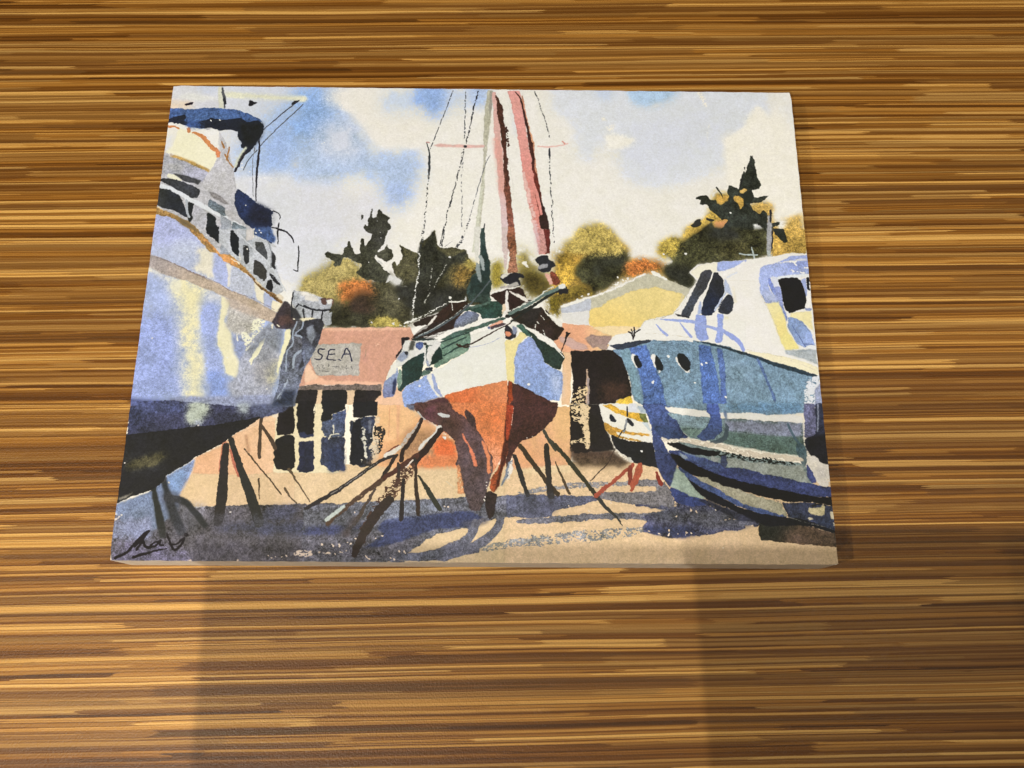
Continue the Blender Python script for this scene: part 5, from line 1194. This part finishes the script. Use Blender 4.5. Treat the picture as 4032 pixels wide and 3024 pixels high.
0,21,23,28|0,26,0,100,7|3119,2504,3167,2524,3246,2576,3336,2622,3448,2685,3560,2719,3731,2747,3789,2746,3978,2814,3973,2831,3842,2792,3785,2786,3612,2793,3545,2771,3389,2691,3277,2646,3199,2582
0,33,36,48|33,26,0,80,15|3219,2646,3288,2646,3389,2697,3545,2765,3442,2760,3331,2703
0,181,175,142|0,39,0,100,10|3841,2683,3876,2682,3935,2671,3917,2734,3849,2723,3833,2706
0,193,188,168|0,26,0,100,5|3827,2740,3859,2740,3886,2754,3834,2758
0,194,190,169|0,26,0,100,5|3936,2771,3977,2771,3975,2788,3936,2777
0,193,188,168|0,26,0,100,5|3960,2705,3977,2711,3975,2757,3961,2751
1,27,30,33|0,53,20,100,5|3853,2677,13,3889,2665,10,3935,2671,8
0,41,49,68|26,26,0,100,14|3848,2734,3962,2740,3972,2814,3878,2774
1,140,143,138|0,20,40,60,5|3720,2741,5,3844,2775,4,3956,2802,3
0,147,167,160|0,26,0,100,8|3086,2542,3107,2465,3152,2495,3195,2565,3260,2646,3180,2623,3112,2589,3067,2572
0,47,57,93|20,26,0,100,12|3002,2448,3076,2382,3119,2447,3086,2542,3067,2577,3034,2525
"""
TW = 2600; TH = int(TW*BH/BW); SC = TW/(BW*1e4)       # strokes are in tenths of a millimetre on the paper
rng = np.random.default_rng(7)

def vnoise(cell, seed, cx=None):
    r = np.random.default_rng(seed); cx = cx or cell
    gh, gw = int(TH/cell)+3, int(TW/cx)+3
    g = r.random((gh, gw)).astype(np.float32)
    y = np.arange(TH, dtype=np.float32)/cell; x = np.arange(TW, dtype=np.float32)/cx
    yi = y.astype(int); xi = x.astype(int); fy = y-yi; fx = x-xi
    fy = fy*fy*(3-2*fy); fx = fx*fx*(3-2*fx)
    a = g[yi]*(1-fy)[:, None] + g[yi+1]*fy[:, None]
    return a[:, xi]*(1-fx) + a[:, xi+1]*fx

def norm(a): return (a-a.mean())/(a.std()+1e-6)
warp_x = norm(vnoise(9, 1)+.7*vnoise(4, 2)+1.2*vnoise(22, 3))
warp_y = norm(vnoise(9, 4)+.7*vnoise(4, 5)+1.2*vnoise(22, 6))
grain = norm(vnoise(5, 7, 7)+.9*vnoise(3, 8, 4)+.6*vnoise(11, 9, 14))          # the paper's tooth
grank = np.sort(grain.ravel()[::97]); 
grain01 = np.interp(grain, grank, np.linspace(0, 1, len(grank))).astype(np.float32)
gran = norm(vnoise(4, 11)+.8*vnoise(2.2, 12)+.7*vnoise(9, 13))                  # pigment settling
bloom = norm(vnoise(60, 14)+.8*vnoise(28, 15)+.5*vnoise(14, 16))                # washes that dried unevenly
canvas = np.empty((TH, TW, 3), np.float32)

def srgb2lin(c):
    c = np.asarray(c, np.float32)
    return np.where(c <= .04045, c/12.92, ((c+.055)/1.055)**2.4)

def box1(a, r, ax):
    if r < 1: return a
    p = [(0, 0), (0, 0)]; p[ax] = (r+1, r)
    c = np.cumsum(np.pad(a, p, mode='edge'), axis=ax, dtype=np.float64)
    n = a.shape[ax]
    hi = np.take(c, np.arange(2*r+1, 2*r+1+n), axis=ax); lo = np.take(c, np.arange(0, n), axis=ax)
    return ((hi-lo)/(2*r+1)).astype(np.float32)

def blur(a, s):
    r = int(round(s*1.15))
    if r < 1: return a
    for _ in range(2): a = box1(box1(a, r, 0), r, 1)
    return a

def spline(p, n=6):
    p = np.asarray(p, float)
    if len(p) < 3: return p
    q = np.vstack([2*p[0]-p[1], p, 2*p[-1]-p[-2]]); out = []
    for i in range(1, len(q)-2):
        t = np.linspace(0, 1, n, endpoint=False)[:, None]
        a, b, c, d = q[i-1], q[i], q[i+1], q[i+2]
        out.append(.5*((2*b)+(c-a)*t+(2*a-5*b+4*c-d)*t*t+(3*b-a-3*c+d)*t**3))
    out.append(p[-1:]); return np.vstack(out)

def fill(poly, x0, y0, w, h):
    """even-odd scanline fill of one closed polygon"""
    acc = np.zeros((h, w+1), np.int32)
    P = np.asarray(poly)-[x0, y0]; Q = np.roll(P, -1, 0)
    for (ax, ay), (bx, by) in zip(P, Q):
        if ay == by: continue
        if ay > by: ax, ay, bx, by = bx, by, ax, ay
        r0 = max(0, math.ceil(ay-.5)); r1 = min(h-1, math.ceil(by-.5)-1)
        if r1 < r0: continue
        rows = np.arange(r0, r1+1)
        xs = np.ceil(ax+(rows+.5-ay)*(bx-ax)/(by-ay)-.5)
        np.add.at(acc, (rows, np.clip(xs, 0, w).astype(int)), 1)
    return (np.cumsum(acc, 1)[:, :w] & 1).astype(np.float32)

def paint(kind, col, pts, rad, b, r, d, a, g, grad):
    pts = np.asarray(pts, float)*SC; b *= SC; r *= SC
    if kind == 'S':
        q = spline(np.column_stack([pts, np.asarray(rad)*SC*.5])) if len(pts) > 2 else np.column_stack([pts, np.asarray(rad)*SC*.5])
        pts = q[:, :2]; wd = np.maximum(q[:, 2], .9); m = wd.max()
    else: m = 0
    pad = int(b*2.5+r*3+m+4)
    x0 = max(0, int(pts[:, 0].min())-pad); x1 = min(TW, int(pts[:, 0].max())+pad)
    y0 = max(0, int(pts[:, 1].min())-pad); y1 = min(TH, int(pts[:, 1].max())+pad)
    if x1-x0 < 2 or y1-y0 < 2: return
    w, h = x1-x0, y1-y0
    if kind == 'P': M = fill(pts, x0, y0, w, h)
    else:
        M = np.zeros((h, w), np.float32)
        for i in range(len(pts)-1):
            (ax, ay), (bx, by) = pts[i], pts[i+1]; ra, rb = wd[i], wd[i+1]; rm = max(ra, rb)+2
            u0 = max(x0, int(min(ax, bx)-rm)); u1 = min(x1, int(max(ax, bx)+rm)+1)
            v0 = max(y0, int(min(ay, by)-rm)); v1 = min(y1, int(max(ay, by)+rm)+1)
            if u1 <= u0 or v1 <= v0: continue
            X, Y = np.meshgrid(np.arange(u0, u1)+.5, np.arange(v0, v1)+.5)
            L = (bx-ax)**2+(by-ay)**2+1e-9
            t = np.clip(((X-ax)*(bx-ax)+(Y-ay)*(by-ay))/L, 0, 1)
            D = np.hypot(X-ax-t*(bx-ax), Y-ay-t*(by-ay))
            s = np.clip(ra+(rb-ra)*t-D+.5, 0, 1)
            V = M[v0-y0:v1-y0, u0-x0:u1-x0]; np.maximum(V, s, out=V)
    if r > .2:
        yy, xx = np.mgrid[0:h, 0:w]
        sx = np.clip(xx+warp_x[y0:y1, x0:x1]*r*.6, 0, w-1); sy = np.clip(yy+warp_y[y0:y1, x0:x1]*r*.6, 0, h-1)
        M = M[sy.astype(int), sx.astype(int)]
    if b <= .8 and r > .2:                                                        # the brush skips over the tooth at its edge
        k = 2.2 if kind == 'P' else 1.0
        M = np.clip((blur(M, k)-.5+(.34 if kind == 'P' else .22)*(grain01[y0:y1, x0:x1]-.5))*3.2+.5, 0, 1)
    hard = M
    if b > .8:
        M = blur(M, b)
        M = np.clip(M*(1+.42*bloom[y0:y1, x0:x1]*(1-np.abs(2*M-1)))+.5*gran[y0:y1, x0:x1]*M*(1-M), 0, 1)
    if d > 0:
        G = grain01[y0:y1, x0:x1]
        M = M*np.clip((G-d)*7+.5, 0, 1)
    if b < 2.5 and kind == 'P' and w*h > 300 and a > .6:
        inner = blur(hard, 3.0)                                                  # pigment pooled at the rim of a wash
        rim = np.clip((1-inner)*1.6, 0, 1)*hard
    else: rim = 0
    c = np.broadcast_to(np.array(col, np.float32), (h, w, 3)).copy()
    if grad:
        (gx0, gy0), (gx1, gy1), c2 = grad
        gx0 *= SC; gy0 *= SC; gx1 *= SC; gy1 *= SC
        Y, X = np.mgrid[y0:y1, x0:x1]; L = (gx1-gx0)**2+(gy1-gy0)**2
        t = np.clip(((X-gx0)*(gx1-gx0)+(Y-gy0)*(gy1-gy0))/L+.08*bloom[y0:y1, x0:x1], 0, 1); t = (t*t*(3-2*t))[..., None]
        c = c*(1-t)+np.array(c2, np.float32)*t
    pg = np.clip(1.75-1.75*c.mean(-1), .24, 1)                                   # thin washes settle less
    lum = 1+pg*g*.92*gran[y0:y1, x0:x1]+pg*g*(.40+4*max(0, g-.13))*bloom[y0:y1, x0:x1]-.16*pg*rim
    c = c*lum[..., None]
    c[..., 2] += (.006+g*.05)*bloom[y0:y1, x0:x1]*.5
    M = (M*a)[..., None]
    V = canvas[y0:y1, x0:x1]; V *= 1-M; V += c*M

def hexc(h): return [int(h[i:i+2], 16)/255 for i in (0, 2, 4)]
canvas[:] = hexc('e8e6dc')
for line in PAINT.strip().splitlines():
    f = line.split('|'); kc = [int(v) for v in f[0].split(',')]; kind = 'PS'[kc[0]]; col = [v/255 for v in kc[1:]]
    b, r, d, a, g = [float(v) for v in f[1].split(',')]
    nums = np.array([int(v) for v in f[2].split(',')], float); rad = None
    if kind == 'S': nums = nums.reshape(-1, 3); rad = nums[:, 2]; pts = nums[:, :2]
    else: pts = nums.reshape(-1, 2)
    grad = None
    if len(f) > 3:
        q = [float(v) for v in f[3].split(',')]; grad = ((q[0], q[1]), (q[2], q[3]), [v/255 for v in q[4:7]])
    paint(kind, col, pts, rad, b/10, r/10, d/100, a/100, g/100, grad)
canvas *= (1+.007*norm(vnoise(3, 31))+.007*grain)[..., None]

canvas = np.clip(canvas, .03, .96)

img = bpy.data.images.new("watercolour", TW, TH, alpha=False, float_buffer=False)
img.colorspace_settings.name = 'sRGB'
px = np.ones((TH, TW, 4), np.float32); px[..., :3] = canvas[::-1]
img.pixels.foreach_set(px.ravel()); img.update(); img.pack()

# ---------------------------------------------------------------- the painting on its panel
root = bpy.data.objects.new("painting", None); C.objects.link(root)
root.location = (0, 0, 0)
root["label"] = "watercolour painting of boats in a boatyard on a thick white panel, lying flat"
root["category"] = "painting"

pm = NT("painted_paper")
uv = pm.n('ShaderNodeUVMap').outputs[0]
ti = pm.n('ShaderNodeTexImage'); ti.image = img; ti.interpolation = 'Linear'; ti.extension = 'EXTEND'
pm.t.links.new(uv, ti.inputs[0])
pm.put(pm.b.inputs['Base Color'], ti.outputs[0])
pm.b.inputs['Roughness'].default_value = .62
pm.b.inputs['Specular IOR Level'].default_value = .25
oc = pm.n('ShaderNodeTexCoord').outputs['Object']
hb = pm.noise(oc, 620, 3, .6)
bp = pm.n('ShaderNodeBump'); bp.inputs['Strength'].default_value = .45; bp.inputs['Distance'].default_value = .00025
pm.put(bp.inputs['Height'], hb); pm.put(pm.b.inputs['Normal'], bp.outputs[0])

wm = NT("white_panel")
oc = wm.n('ShaderNodeTexCoord').outputs['Object']
wm.put(wm.b.inputs['Base Color'], wm.ramp(wm.noise(oc, 160, 4, .6), [(.3, lin('cfc8ba')), (.7, lin('e6e2d8'))]))
wm.b.inputs['Roughness'].default_value = .7

panel = mesh_obj("panel", box(-BW/2, BW/2, -BH/2, BH/2, 0.0, BT-.0004, .0007, 2), wm.m, root)

# the sheet: cut with slightly uneven edges and softened corners, lies on the panel
bm = bmesh.new()
r = random.Random(3); ring = []
def edge(p, q, n):
    for i in range(n):
        t = i/n
        nx, ny = (q[1]-p[1]), (p[0]-q[0]); L = math.hypot(nx, ny)
        k = r.uniform(-.00016, .00016)
        ring.append((p[0]+(q[0]-p[0])*t+nx/L*k, p[1]+(q[1]-p[1])*t+ny/L*k))
hx, hy, cc = BW/2+.0001, BH/2+.0001, .0011
edge((-hx+cc, -hy), (hx-.0005, -hy), 90); edge((hx, -hy+.0005), (hx, hy-cc*1.6), 70)
edge((hx-cc*.7, hy-.0002), (-hx+cc*.6, hy), 90); edge((-hx, hy-cc*.6), (-hx, -hy+cc), 70)
top = [bm.verts.new((x, y, BT)) for x, y in ring]; bot = [bm.verts.new((x, y, BT-.00035)) for x, y in ring]
ft = bm.faces.new(top); uvl = bm.loops.layers.uv.new("UVMap")
for l in ft.loops: l[uvl].uv = (l.vert.co.x/BW+.5, l.vert.co.y/BH+.5)
n = len(ring)
for i in range(n):
    f = bm.faces.new((bot[i], bot[(i+1) % n], top[(i+1) % n], top[i])); f.material_index = 1
    for l in f.loops: l[uvl].uv = (.5, .97)
bm.faces.new(bot[::-1]).material_index = 1
bmesh.ops.triangulate(bm, faces=[x for x in bm.faces if len(x.verts) > 4])
sheet = mesh_obj("painted_sheet", bm, pm.m, root)
sheet.data.materials.append(wm.m)
